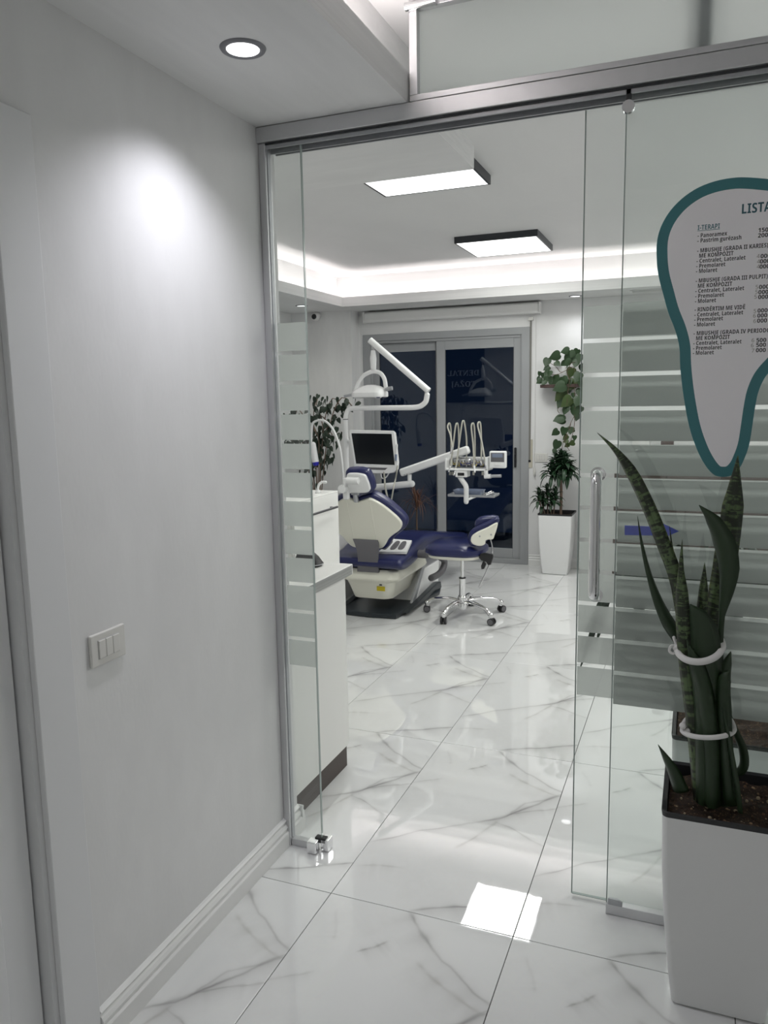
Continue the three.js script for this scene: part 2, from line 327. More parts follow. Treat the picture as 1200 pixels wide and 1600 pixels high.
// the door at the left edge
{
  const d = struct('door_1', rb(WX - .085, WX - .03, 0.006, DH - .01, DZ0 + .03, DZ1 - .03, .003), M.door, 'white panelled corridor door in a flat white frame');
  const f = (n, g, m) => { const q = new THREE.Mesh(g, m); q.name = n; q.castShadow = q.receiveShadow = true; d.add(q); return q; };
  f('door_casing', merge(rb(WX - .005, WX + .012, 0, 2.195, 0.757, DZ0 + .008, .003), rb(WX - .005, WX + .012, 0, 2.195, DZ1 - .008, DZ1 + .095, .003), rb(WX - .005, WX + .012, DH - .008, 2.195, DZ0 + .008, DZ1 - .008, .003)), M.door);
  f('door_jamb', merge(bx(WX - .12, WX - .005, 0, DH, DZ0, DZ0 + .022), bx(WX - .12, WX - .005, 0, DH, DZ1 - .022, DZ1), bx(WX - .12, WX - .005, DH - .02, DH, DZ0, DZ1)), M.door);
  f('door_panel', rb(WX - .034, WX - .022, 0.15, 1.98, DZ0 + .12, DZ1 - .12, .006), M.door);
  const h = f('handle', merge(rod([WX - .03, 1.02, DZ0 + .13], [WX + .03, 1.02, DZ0 + .13], .009), rod([WX + .03, 1.02, DZ0 + .13], [WX + .03, 1.02, DZ0 + .25], .009)), M.steel);
  h.userData.label = 'dark metal lever handle';
}

// the window in the back wall: frame, two sashes, two panes
{
  const zf = ZF + .0, y1 = WT;
  const w = struct('window_1', merge(rb(WL, WL + .075, 0, y1, zf - .10, zf + .012, .004), rb(WR - .075, WR, 0, y1, zf - .10, zf + .012, .004), rb(WL + .07, WR - .07, y1 - .065, y1, zf - .10, zf + .012, .004), rb(WL + .07, WR - .07, 0, .05, zf - .10, zf + .012, .004)), M.winFrame, 'grey sliding balcony window showing the night outside');
  const f = (n, g, m, p = w) => { const q = new THREE.Mesh(g, m); q.name = n; q.castShadow = q.receiveShadow = true; p.add(q); return q; };
  f('window_frame', merge(rb(WL + .075, WL + .088, .05, y1 - .065, zf - .09, zf - .004, .003), rb(WR - .088, WR - .075, .05, y1 - .065, zf - .09, zf - .004, .003), rb(WL + .088, WR - .088, y1 - .09, y1 - .065, zf - .09, zf - .004, .003)), M.winFrame);
  const sash = (xa, xb, z, sl, sr) => {
    const s = f('sash', merge(rb(xa, xa + sl, .05, y1 - .09, z - .03, z, .004), rb(xb - sr, xb, .05, y1 - .09, z - .03, z, .004), rb(xa + sl, xb - sr, y1 - .175, y1 - .09, z - .03, z, .004), rb(xa + sl, xb - sr, .05, .145, z - .03, z, .004)), M.winFrame);
    f('pane', bx(xa + sl - .005, xb - sr + .005, .14, y1 - .17, z - .019, z - .013), M.nightGlass, s);
    f('gasket', merge(bx(xa + sl, xa + sl + .006, .145, y1 - .175, z - .012, z - .006), bx(xb - sr - .006, xb - sr, .145, y1 - .175, z - .012, z - .006)), M.seal, s);
    return s;
  };
  sash(WL + .088, -1.235, zf - .05, .06, .085);
  const s2 = sash(-1.30, WR - .088, zf - .012, .085, .065);
  const hd = f('handle', merge(rb(-.535, -.512, .93, 1.12, zf - .012, zf + .012, .01), rod([-.523, 1.0, zf + .01], [-.523, 1.06, zf + .02], .008)), M.black, s2);
  hd.userData.label = 'black recessed sash handle';
}
// dark balcony behind the window
struct('balcony_floor', bx(-3.2, 0.6, -0.14, -0.05, -7.2, ZF - .12), M.night, 'dark balcony floor outside the window');

// ---------------------------------------------------------------- glass partition
const ZP = -0.215;              // fixed panes
const BAND0 = 0.675, PITCHB = 0.0975, GAP = 0.0125, NB = 12;
function filmStrips(parent, x0, x1, z) {
  for (let i = 0; i < NB; i++) {
    const y0 = BAND0 + i * PITCHB + (i ? GAP / 2 : 0), y1 = BAND0 + (i + 1) * PITCHB - (i < NB - 1 ? GAP / 2 : 0);
    const g = new THREE.PlaneGeometry(x1 - x0, y1 - y0).translate((x0 + x1) / 2, (y0 + y1) / 2, z);
    part(parent, 'frosted_strip', g, M.film);
  }
}
{
  const t = thing('partition_frame', 'brushed aluminium header, jamb and floor rail carrying the glass partition', 'frame', [WX, 0, ZP]);
  part(t, 'header', merge(rb(WX, X1, 2.402, SOF - .002, ZP - .075, ZP + .03, .002)), M.alu);
  part(t, 'track_groove', merge(bx(WX + .02, X1, 2.396, 2.404, ZP - .06, ZP + .018)), M.seal);
  part(t, 'track_lip', merge(bx(WX + .02, X1, 2.385, 2.402, ZP + .008, ZP + .014), bx(WX + .02, X1, 2.378, 2.402, ZP - .026, ZP - .02), bx(WX + .02, X1, 2.385, 2.402, ZP - .066, ZP - .06)), M.aluMatt);
  part(t, 'jamb', merge(rb(WX + .001, WX + .026, 0, 2.402, ZP - .02, ZP + .02, .003)), M.alu);
  part(t, 'jamb_seal', merge(bx(WX + .026, WX + .0285, 0.03, 2.39, ZP - .009, ZP + .009)), M.aluMatt);
  part(t, 'floor_rail', rb(WX + .026, -0.165, 0, .026, ZP - .013, ZP + .013, .003), M.alu);
}
{
  const t = thing('glass_panel', 'narrow fixed glass strip with frosted bands beside the corridor wall', 'glass panel', [-0.19, 0, ZP]);
  part(t, 'pane', bx(WX + .028, -0.137, .024, 2.392, ZP - .005, ZP + .005), M.glass);
  part(t, 'glass_edge', bx(-0.137, -0.1345, .024, 2.392, ZP - .005, ZP + .005), M.glassEdge);
  filmStrips(t, WX + .034, -0.14, ZP - .0065);
}
{
  const t = thing('floor_guide', 'chrome floor guide block at the foot of the narrow glass strip', 'door guide', [-0.15, 0, ZP]);
  part(t, 'block', merge(rb(-0.178, -0.142, 0.002, .045, ZP + .008, ZP + .042, .003), rb(-0.138, -0.108, 0.002, .045, ZP - .03, ZP + .012, .003)), M.chrome);
  part(t, 'rubber_insert', rb(-0.160, -0.118, .030, .049, ZP - .012, ZP + .012, .002), M.black);
}
{
  const zs = ZP - .042;
  const t = thing('sliding_door', 'sliding glass door leaf with a long chrome pull handle', 'glass door', [1.2, 0, zs]);
  part(t, 'pane', bx(.735, 1.72, .012, 2.376, zs - .005, zs + .005), M.glass);
  part(t, 'glass_edge', merge(bx(.7325, .735, .012, 2.376, zs - .005, zs + .005), bx(.735, 1.72, .010, .012, zs - .005, zs + .005)), M.glassEdge);
  filmStrips(t, .737, 1.72, zs - .0065);
  const hx = .789, yb = 1.0, yt = 1.362, r = .0165;
  for (const s of [1]) {
    const zz = zs + s * .058;
    const h = part(t, 'handle', tube([[hx, yt, zs + s * .005], [hx, yt, zs + s * .035], [hx, yt - .012, zz - s * .006], [hx, yt - .04, zz], [hx, (yt + yb) / 2, zz], [hx, yb + .04, zz], [hx, yb + .012, zz - s * .006], [hx, yb, zs + s * .035], [hx, yb, zs + s * .005]], r, 64, 16, .4), M.chrome, 'polished chrome bow handle');
    part(h, 'rose', merge(rod([hx, yt, zs + .005], [hx, yt, zs + .011], .022), rod([hx, yb, zs + .005], [hx, yb, zs + .011], .022)), M.chrome);
  }
}
{
  const t = thing('glass_panel', 'wide fixed glass panel with frosted bands behind the tooth sign', 'glass panel', [1.5, 0, ZP]);
  part(t, 'pane', bx(.8475, X1, .032, 2.392, ZP - .005, ZP + .005), M.glass);
  part(t, 'glass_edge', bx(.845, .8475, .032, 2.392, ZP - .005, ZP + .005), M.glassEdge);
  filmStrips(t, .85, X1, ZP - .0065);
  part(t, 'bottom_rail', rb(.845, X1, 0.001, .034, ZP - .014, ZP + .014, .002), M.alu);
  part(t, 'glass_clip', merge(loft([[.034, .872, ZP + .009, .044, .012, .004], [.046, .872, ZP + .009, .044, .012, .004], [.053, .868, ZP + .009, .03, .010, .004]])), M.aluMatt);
  const c = part(t, 'clamp', merge(rod([.852, 2.352, ZP + .005], [.852, 2.352, ZP + .02], .0165, .0165, 22)), M.steel, 'round brushed steel stop');
  part(c, 'clamp_tab', rb(.845, .859, 2.365, 2.400, ZP + .006, ZP + .014, .001), M.seal);
}
// transom: frosted glass in an aluminium frame between the header and the raised ceiling
{
  const zt = ZP + .005;
  const t = thing('transom_window', 'frosted transom light in a silver frame above the sliding door', 'window', [1.2, SOF, zt]);
  part(t, 'frame', merge(rb(.237, X1, SOF + .001, 2.468, zt - .02, zt + .02, .002), rb(.237, .262, 2.468, 2.70, zt - .02, zt + .02, .002), rb(.237, X1, 2.70, 2.722, zt - .02, zt + .02, .002)), M.alu);
  part(t, 'pane', new THREE.PlaneGeometry(X1 - .262, .232).translate((X1 + .262) / 2, 2.584, zt - .004), M.frost, 'frosted glass');
  part(t, 'mullion', rb(1.012, 1.056, 2.468, 2.70, zt - .045, zt - .016, .002), M.aluMatt);
  part(t, 'ceiling_strip', bx(.237, X1, 2.722, CEIL, zt - .02, zt + .02), M.ceil);
  part(t, 'latch', merge(rod([.232, 2.703, zt + .031], [.325, 2.703, zt + .031], .0115, .0115, 20)), M.steel, 'round steel latch barrel');
}
// blue arrow sticker between the pane and its film
{
  const z = ZP - .0062, a = at(976, 821, 'z', z), b = at(976, 836, 'z', z), tip = at(1061, 830, 'z', z), n1 = at(1032, 823, 'z', z), n2 = at(1032, 837, 'z', z), w1 = at(1032, 816, 'z', z), w2 = at(1036, 841, 'z', z);
  const t = thing('arrow_sign', 'small translucent blue arrow sticker on the frosted glass pointing right', 'sign', [b.x, b.y, z]);
  part(t, 'arrow', slab([a, b, n2, w2, tip, w1, n1], V(0, 0, 1), .0004, 0), M.blueSign);
}

// tooth-shaped price list on the fixed pane
{
  const z = ZP + .0075, xc = 1.30;
  const oc = [[620, 57], [540, 57], [440, 75], [350, 110], [270, 165], [210, 230], [170, 300], [150, 370], [147, 450], [155, 540], [180, 640], [205, 730], [240, 820], [260, 900], [265, 1000], [275, 1100], [290, 1200], [310, 1300], [335, 1380], [370, 1460], [410, 1520], [440, 1545], [475, 1552], [520, 1545], [560, 1510], [590, 1450], [610, 1390], [625, 1300], [640, 1200], [655, 1130], [680, 1070], [704, 1035]];
  const half = oc.map(([x, y]) => at(980 + .3125 * x, 260 + .3125 * y, 'z', z));
  const cl = half[half.length - 1]; half.push(V(cl.x + .028, cl.y + .036, z), V(xc - .04, cl.y + .062, z));
  half.unshift(V(xc - .07, half[0].y - .014, z));
  const all = [...half, V(xc, cl.y + .070, z), ...half.slice().reverse().map(p => V(2 * xc - p.x, p.y, z)), V(xc, half[0].y - .005, z)];
  const out = spline(all, 260), W = 0.028;
  const inn = out.map((p, i) => { const a = out[(i - 3 + out.length) % out.length], b = out[(i + 3) % out.length], d = b.clone().sub(a).normalize(); return V(p.x - d.y * W, p.y + d.x * W, z); });
  const t = thing('tooth_sign', 'large white tooth-shaped price list with a teal border on the glass', 'sign', [xc, 1.36, z]);
  part(t, 'border', slab(out, V(0, 0, 1), .003, .0005, 1), M.teal, 'teal outline');
  const sx0 = .90, sx1 = 1.63, sy0 = 1.34, sy1 = 2.17, CW = 1792, CH = Math.round(CW * (sy1 - sy0) / (sx1 - sx0));
  const cv = document.createElement('canvas'); cv.width = CW; cv.height = CH; const c = cv.getContext('2d');
  c.fillStyle = '#f4f2f5'; c.fillRect(0, 0, CW, CH);
  const S = CW / (sx1 - sx0), pos = (x, y) => { const p = at(1080 + x * .1875, 260 + y * .1875, 'z', z); return [(p.x - sx0) * S, (sy1 - p.y) * S]; };
  const text = (s, x, y, size, col, weight = 'bold', width) => { const [a, b] = pos(x, y); c.font = `${weight} ${Math.round(size * S)}px sans-serif`; c.fillStyle = col; let k = 1; if (width) { const e = pos(x + width, y); k = (e[0] - a) / c.measureText(s).width; } c.save(); c.translate(a, b); c.scale(k, 1); c.fillText(s, 0, 0); c.restore(); };
  const K = '#17171b', G = '#2d5763', fs = .0148;
  text('LISTA', 412, 398, .0335, G, 'bold', 255);
  text('I-TERAPI', 52, 533, .0165, '#3f6a74', 'bold', 186);
  { const [a, b] = pos(52, 540), e = pos(238, 528); c.fillStyle = '#3f6a74'; c.fillRect(a, b - 1, e[0] - a, 3); }
  const rows = [['- Panoramex', 52, 597, 246], ['- Pastrim gurëzash', 50, 640, 368], ['- MBUSHJE (GRADA II KARIES)', 48, 722, 592], ['ME KOMPOZIT', 63, 765, 288], ['- Centralet, Lateralet', 43, 808, 408], ['- Premolaret', 40, 850, 244], ['- Molaret', 38, 893, 178],
    ['- MBUSHJE (GRADA III PULPIT)', 36, 972, 600], ['ME KOMPOZIT', 52, 1015, 288], ['- Centralet, Lateralet', 33, 1057, 406], ['- Premolaret', 32, 1100, 240], ['- Molaret', 30, 1142, 176],
    ['- RINDËRTIM ME VIDË', 27, 1212, 422], ['- Centralet, Lateralet', 25, 1255, 406], ['- Premolaret', 24, 1295, 240], ['- Molaret', 22, 1338, 176],
    ['- MBUSHJE (GRADA IV PERIODO', 18, 1410, 640], ['ME KOMPOZIT', 37, 1450, 284], ['- Centralet, Lateralet', 16, 1492, 402], ['- Premolaret', 14, 1532, 240], ['- Molaret', 12, 1572, 176]];
  for (const [s, x, y, w] of rows) text(s, x, y, fs, K, 'bold', w);
  for (const [s, x, y] of [['1500 L', 556, 553], ['2000 L', 553, 597], ['000 L', 575, 768], ['000 L', 570, 812], ['000 L', 567, 855], ['000 L', 562, 1025], ['000 L', 557, 1068], ['000 L', 555, 1108], ['000 L', 550, 1222], ['000 L', 548, 1262], ['000 L', 546, 1305], ['500 L', 540, 1468], ['500 L', 538, 1507], ['000 L', 536, 1550]]) text(s, x, y, fs, K);
  for (const [s, x, y] of [['4', 545, 766], ['4', 547, 810], ['4', 545, 852], ['5', 533, 1023], ['5', 530, 1063], ['5', 522, 1103], ['5', 517, 1222], ['6', 512, 1262], ['6', 515, 1305], ['6', 500, 1465], ['6', 495, 1507], ['7', 500, 1550]]) text(s, x, y, fs * .9, '#8f8b84', 'normal');
  const tx = new THREE.CanvasTexture(cv); tx.colorSpace = THREE.SRGBColorSpace; tx.anisotropy = 8;
  const face = slab(inn.map(p => V(p.x, p.y, z + .0031)), V(0, 0, 1), .0006, 0), pp = face.attributes.position, uv = face.attributes.uv;
  for (let i = 0; i < pp.count; i++) uv.setXY(i, (pp.getX(i) - sx0) / (sx1 - sx0), (pp.getY(i) - sy0) / (sy1 - sy0));
  std('signFace', lin(1, 1, 1), .45, { map: tx });
  part(t, 'printed_face', face, M.signFace, 'white face printed with treatments and prices');
}

// ---------------------------------------------------------------- lamps
PANELS.forEach(([x0, x1, z0, z1, CEIL = 2.74], i) => {
  const b = CEIL - .046;
  const t = thing('ceiling_panel_light', ['square black-framed ceiling light half hidden by the dropped border', 'square black-framed ceiling light nearer the balcony window', 'added unseen black-framed fill light over the frosted side near the partition', 'added unseen black-framed fill light over the frosted side by the window wall', 'added unseen black-framed fill light at the far end of the corridor'][i], 'ceiling light', [(x0 + x1) / 2, b, (z0 + z1) / 2], 'square ceiling panels');  // frosted-side and corridor-end panels are added fill, out of view
  part(t, 'frame', merge(bx(x0, x1, b, CEIL, z0, z0 + .012), bx(x0, x1, b, CEIL, z1 - .012, z1), bx(x0, x0 + .012, b, CEIL, z0 + .012, z1 - .012), bx(x1 - .012, x1, b, CEIL, z0 + .012, z1 - .012)), M.panelBlack);
  part(t, 'diffuser', bx(x0 + .012, x1 - .012, b + .0005, b + .006, z0 + .012, z1 - .012), M.glow, 'glowing white diffuser');
});
SPOTS.forEach(([x, z], i) => {
  const t = thing('downlight', ['round recessed lamp in the corridor ceiling border', 'round recessed lamp above the weeping fig', 'round recessed lamp above the trailing shelf plant'][i], 'downlight', [x, SOF, z], 'round recessed lamps');
  part(t, 'ring', lathe([[.040, .001], [.041, -.004], [.046, -.0065], [.054, -.005], [.057, 0]], x, SOF, z, 40), M.lampRing);
  part(t, 'lens', new THREE.CylinderGeometry(.0405, .0405, .002, 36).translate(x, SOF - .003, z), M.glow, 'glowing lens');
});
COVES.forEach(([x, z, lx, lz], i) => solo('led_strip', ['LED strip hidden in the cove over the weeping fig', 'LED strip hidden in the cove along the window wall', 'LED strip hidden in the corridor ceiling cove'][i], 'light strip', bx(x - lx / 2, x + lx / 2, SOF + .021, SOF + .032, z - lz / 2, z + lz / 2), M.glowDim, 'cove strips'));
{
  const a = at(985, 455, 'y', SOF), t = thing('air_vent', 'white linear ceiling vent seen through the glass beside the tooth sign', 'vent', [a.x + .25, SOF - .006, a.z]);
  part(t, 'frame', merge(rb(a.x, a.x + .6, SOF - .006, SOF - .0005, a.z - .07, a.z - .055, .001), rb(a.x, a.x + .6, SOF - .006, SOF - .0005, a.z + .055, a.z + .07, .001), rb(a.x, a.x + .015, SOF - .006, SOF - .0005, a.z - .055, a.z + .055, .001), rb(a.x + .585, a.x + .6, SOF - .006, SOF - .0005, a.z - .055, a.z + .055, .001)), M.white);
  part(t, 'backing', bx(a.x + .015, a.x + .585, SOF - .002, SOF - .0005, a.z - .055, a.z + .055), M.black);
  for (let k = 0; k < 4; k++) part(t, 'slat', bx(a.x + .015, a.x + .585, SOF - .007, SOF - .002, a.z - .042 + k * .026, a.z - .036 + k * .026), M.white);
}
{
  const p = at(494, 495, 'z', -4.97), t = thing('security_camera', 'small white dome camera with a dark lens under the ceiling border', 'camera', [p.x, p.y - .04, -4.97]);
  part(t, 'body', merge(new THREE.SphereGeometry(.043, 20, 14).translate(p.x, p.y, -4.96), rod([p.x, p.y + .01, -5.0], [p.x, p.y + .01, -4.955], .035, .04)), M.white);
  part(t, 'lens', new THREE.SphereGeometry(.026, 16, 12).scale(1, 1, .5).translate(p.x, p.y - .003, -4.922), M.screen, 'dark lens');
}

// ---------------------------------------------------------------- wall fittings
function switchPlate(o, x, y, z, w, h, axis, keys) {
  // plate lies on a wall whose outward normal is +x ('x') or +z ('z')
  const box = (a0, a1, b0, b1, d0, d1, r) => axis === 'x' ? rb(x + d0, x + d1, y + b0, y + b1, z - a1, z - a0, r) : rb(x + a0, x + a1, y + b0, y + b1, z + d0, z + d1, r);
  part(o, 'plate', box(-w / 2, w / 2, -h / 2, h / 2, 0, .009, .005), M.switchPlate);
  part(o, 'key_frame', box(-w * .31, w * .31, -h * .29, h * .29, .0075, .0098, .001), M.cloth);
  for (let k = 0; k < keys; k++) { const kw = w * .6 / keys; part(o, 'rocker', box(-w * .3 + k * kw + .0006, -w * .3 + (k + 1) * kw - .0006, -h * .275, h * .275, .008, .0125, .002), M.switchPlate); }
}
switchPlate(thing('light_switch', 'white triple rocker switch on the corridor wall', 'light switch', [WX, .965, .635]), WX, 1.003, .635, .122, .082, 'x', 3);
{ const c = at(845, 715, 'z', ZF); switchPlate(thing('light_switch', 'white switch plate on the wall beside the shutter strap', 'light switch', [c.x, c.y - .04, ZF]), c.x, c.y, ZF, .125, .085, 'z', 3); }
{
  const a = at(828, 499, 'z', ZF), b = at(828, 720, 'z', ZF), x = (a.x + b.x) / 2 + .005;
  const t = thing('shutter_strap', 'grey roller shutter strap with its winder plate beside the window', 'shutter strap', [x, b.y - .06, ZF]);
  part(t, 'strap', bx(x - .008, x + .008, b.y, a.y, ZF + .010, ZF + .013), std('strapGrey', lin(.20, .195, .18), .9));
  part(t, 'guide', rb(x - .024, x + .024, a.y - .012, a.y + .018, ZF, ZF + .022, .004), M.switchPlate);
  part(t, 'winder_plate', rb(x - .026, x + .026, b.y - .065, b.y + .20, ZF, ZF + .009, .003), std('beige', lin(.50, .47, .39), .4));
  part(t, 'slot', bx(x - .011, x + .011, b.y - .012, b.y + .008, ZF + .009, ZF + .014), M.black);
}
{
  const x = at(836, 700, 'z', ZF).x, t = thing('blind_chain', 'thin pale blind cord with a clear weight beside the window', 'blind cord', [x, .85, ZF]);
  part(t, 'cord', rod([x, .94, ZF + .02], [x, 2.36, ZF + .02], .0022), M.ribbon);
  part(t, 'weight', lathe([[0, -.055], [.011, -.05], [.013, -.01], [.006, .03], [0, .035]], x, .91, ZF + .02, 14), M.switchPlate);
}
{
  const xa = at(563, 495, 'z', ZF + .1).x + .03, xb = at(842, 480, 'z', ZF + .1).x;
  const t = thing('roller_blind', 'pale roller blind cassette above the balcony window', 'blind', [(xa + xb) / 2, 2.33, ZF + .05]);
  part(t, 'cassette', rb(xa, xb, 2.335, 2.432, ZF, ZF + .095, .02, 3), M.white);
  part(t, 'end_cap', rb(xa - .006, xa + .004, 2.33, 2.436, ZF, ZF + .1, .004), M.white); part(t, 'end_cap', rb(xb - .004, xb + .006, 2.33, 2.436, ZF, ZF + .1, .004), M.white);
}
// dark board with lettering on the wall facing the window: the window mirrors it
{
  const t = thing('name_board', 'dark board with white lettering mirrored in the balcony window', 'sign', [-2.41, 1.5, -.3]);
  part(t, 'board', rb(-2.735, -2.09, 1.52, 2.43, -.332, -.307, .004), M.night);
  const cv = document.createElement('canvas'); cv.width = 1024; cv.height = 640; const c = cv.getContext('2d');
  c.fillStyle = '#141820'; c.fillRect(0, 0, 1024, 640); c.fillStyle = '#ffffff'; c.textAlign = 'center';
  c.font = 'bold 200px serif'; const k1 = 900 / c.measureText('DENTAL').width; c.save(); c.translate(512, 250); c.scale(k1, 1); c.fillText('DENTAL', 0, 0); c.restore();
  const k2 = 700 / c.measureText('TOŽAJ').width; c.save(); c.translate(512, 545); c.scale(k2, 1); c.fillText('TOŽAJ', 0, 0); c.restore();
  const tx = new THREE.CanvasTexture(cv); tx.colorSpace = THREE.SRGBColorSpace; std('boardText', lin(1, 1, 1), .5, { map: tx });
  part(t, 'lettering', new THREE.PlaneGeometry(.60, .375).rotateY(Math.PI).translate(-2.43, 1.9, -.3335), M.boardText);
}

// ---------------------------------------------------------------- cabinets
{
  const t = thing('base_cabinet', 'white laminate base cabinet with a brown plinth behind the glass strip', 'cabinet', [-.9, 0, -.58]);
  part(t, 'body', rb(-1.5, -.315, .095, .845, -.845, -.315, .002), M.laminate);
  part(t, 'plinth', bx(-1.5, -.322, 0, .095, -.84, -.32), M.brown, 'dark brown plinth');
  for (let k = 0; k < 2; k++) { const d = part(t, 'door', rb(-1.49 + k * .59, -.91 + k * .59, .10, .84, -.865, -.846, .002), M.laminate); part(d, 'handle', rod([-1.3 + k * .59, .78, -.885], [-1.1 + k * .59, .78, -.885], .006), M.steel); }
  part(t, 'corner_post', merge(rb(-.318, -.298, .12, .845, -.325, -.303, .002)), M.skirting);
}
{
  const t = thing('worktop', 'white worktop with a striped grey edge on the base cabinet', 'worktop', [-.9, .845, -.6]);
  part(t, 'slab', rb(-1.52, -.301, .847, .892, -.905, -.302, .003), M.laminate);
  part(t, 'edge_band', bx(-.3012, -.2995, .849, .888, -.892, -.304), M.edgeBand, 'grey striped edge');
}
{
  const p = at(497, 880, 'y', .905), t = thing('desk_phone', 'small rounded black device on the white worktop', 'device', [p.x - .02, .892, p.z]);
  part(t, 'body', loft([[.892, p.x - .045, p.z, .11, .075, .03], [.905, p.x - .045, p.z, .125, .085, .035], [.93, p.x - .05, p.z, .10, .07, .03], [.955, p.x - .06, p.z, .06, .05, .02]]), M.black);
  part(t, 'trim', loft([[.900, p.x - .044, p.z, .126, .087, .035], [.904, p.x - .044, p.z, .127, .088, .035]]), M.aluMatt);
}
solo('paper_box', 'small white and red carton on the worktop behind the frosted strip', 'box', rb(-.52, -.42, .893, .925, -.62, -.52, .002), M.ribbon);
{
  const x = -.9, zf = -2.05, t = thing('drawer_cabinet', 'tall white drawer cabinet with a bar handle behind the worktop', 'cabinet', [-1.15, 0, -1.8]);
  part(t, 'body', rb(-1.4, x - .02, .03, 1.05, zf, -1.5, .003), M.laminate);
  part(t, 'foot', merge(bx(-1.38, x - .04, 0, .03, zf + .02, -1.52)), M.brown);
  const ys = [[.04, .34], [.345, 1.052]];
  for (const [a, b] of ys) { const d = part(t, 'drawer', rb(x - .019, x, a, b, zf, -1.5, .002), M.laminate); part(d, 'handle', merge(rod([x + .03, b - .075, -1.97], [x + .03, b - .075, -1.58], .007), rod([x - .002, b - .075, -1.94], [x + .03, b - .075, -1.94], .005), rod([x - .002, b - .075, -1.61], [x + .03, b - .075, -1.61], .005)), M.darkSteel, 'dark steel bar handle'); }
  part(t, 'top', rb(-1.4, x, 1.052, 1.062, zf, -1.5, .002), M.laminate);
}
{
  const z = -1.9, q = (u, v) => at(u, v, 'z', z), b = q(497, 772), t = thing('hook_tap', 'white hook-shaped tap standing on the tall drawer cabinet', 'tap', [b.x, 1.062, z]);
  part(t, 'spout', tube([V(b.x, 1.062, z), q(497, 763), q(498.5, 757), q(503, 753.5), q(509, 753.5)], .0075, 30, 10), M.enamel);
  part(t, 'base', lathe([[0, 0], [.016, 0], [.016, .012], [.009, .02]], b.x, 1.062, z, 18), M.enamel);
}

// low dark sideboard by the back wall, glimpsed through the clear lines of the frosted panes
{
  const x0 = .42, x1 = 2.1, z0 = ZF + .03, z1 = ZF + .45, t = thing('sideboard', 'long dark sideboard by the window wall glimpsed through the frosted panes', 'sideboard', [(x0 + x1) / 2, 0, (z0 + z1) / 2]);
  part(t, 'body', rb(x0, x1, .06, 1.08, z0, z1 - .02, .003), M.brown);
  part(t, 'plinth', bx(x0 + .02, x1 - .02, 0, .06, z0 + .02, z1 - .05), M.black);
  part(t, 'top', rb(x0 - .01, x1 + .01, 1.08, 1.11, z0, z1 + .01, .004), M.brown);
  for (let k = 0; k < 4; k++) { const w = (x1 - x0) / 4, d = part(t, 'door', rb(x0 + k * w + .003, x0 + (k + 1) * w - .003, .07, 1.075, z1 - .02, z1, .003), M.brown); part(d, 'handle', rod([x0 + (k + .5) * w - .06, .98, z1 + .02], [x0 + (k + .5) * w + .06, .98, z1 + .02], .005), M.steel); }
  [[.55, .14, .16, M.ribbon, 'white carton standing on the dark sideboard'], [.78, .10, .11, M.shelfWood, 'dark red box standing on the dark sideboard'], [1.05, .20, .08, M.greyPlastic, 'flat grey case lying on the dark sideboard']].forEach(([x, w, h, m, l]) => solo('storage_box', l, 'box', rb(x, x + w, 1.111, 1.111 + h, z0 + .1, z0 + .28, .004), m));
}

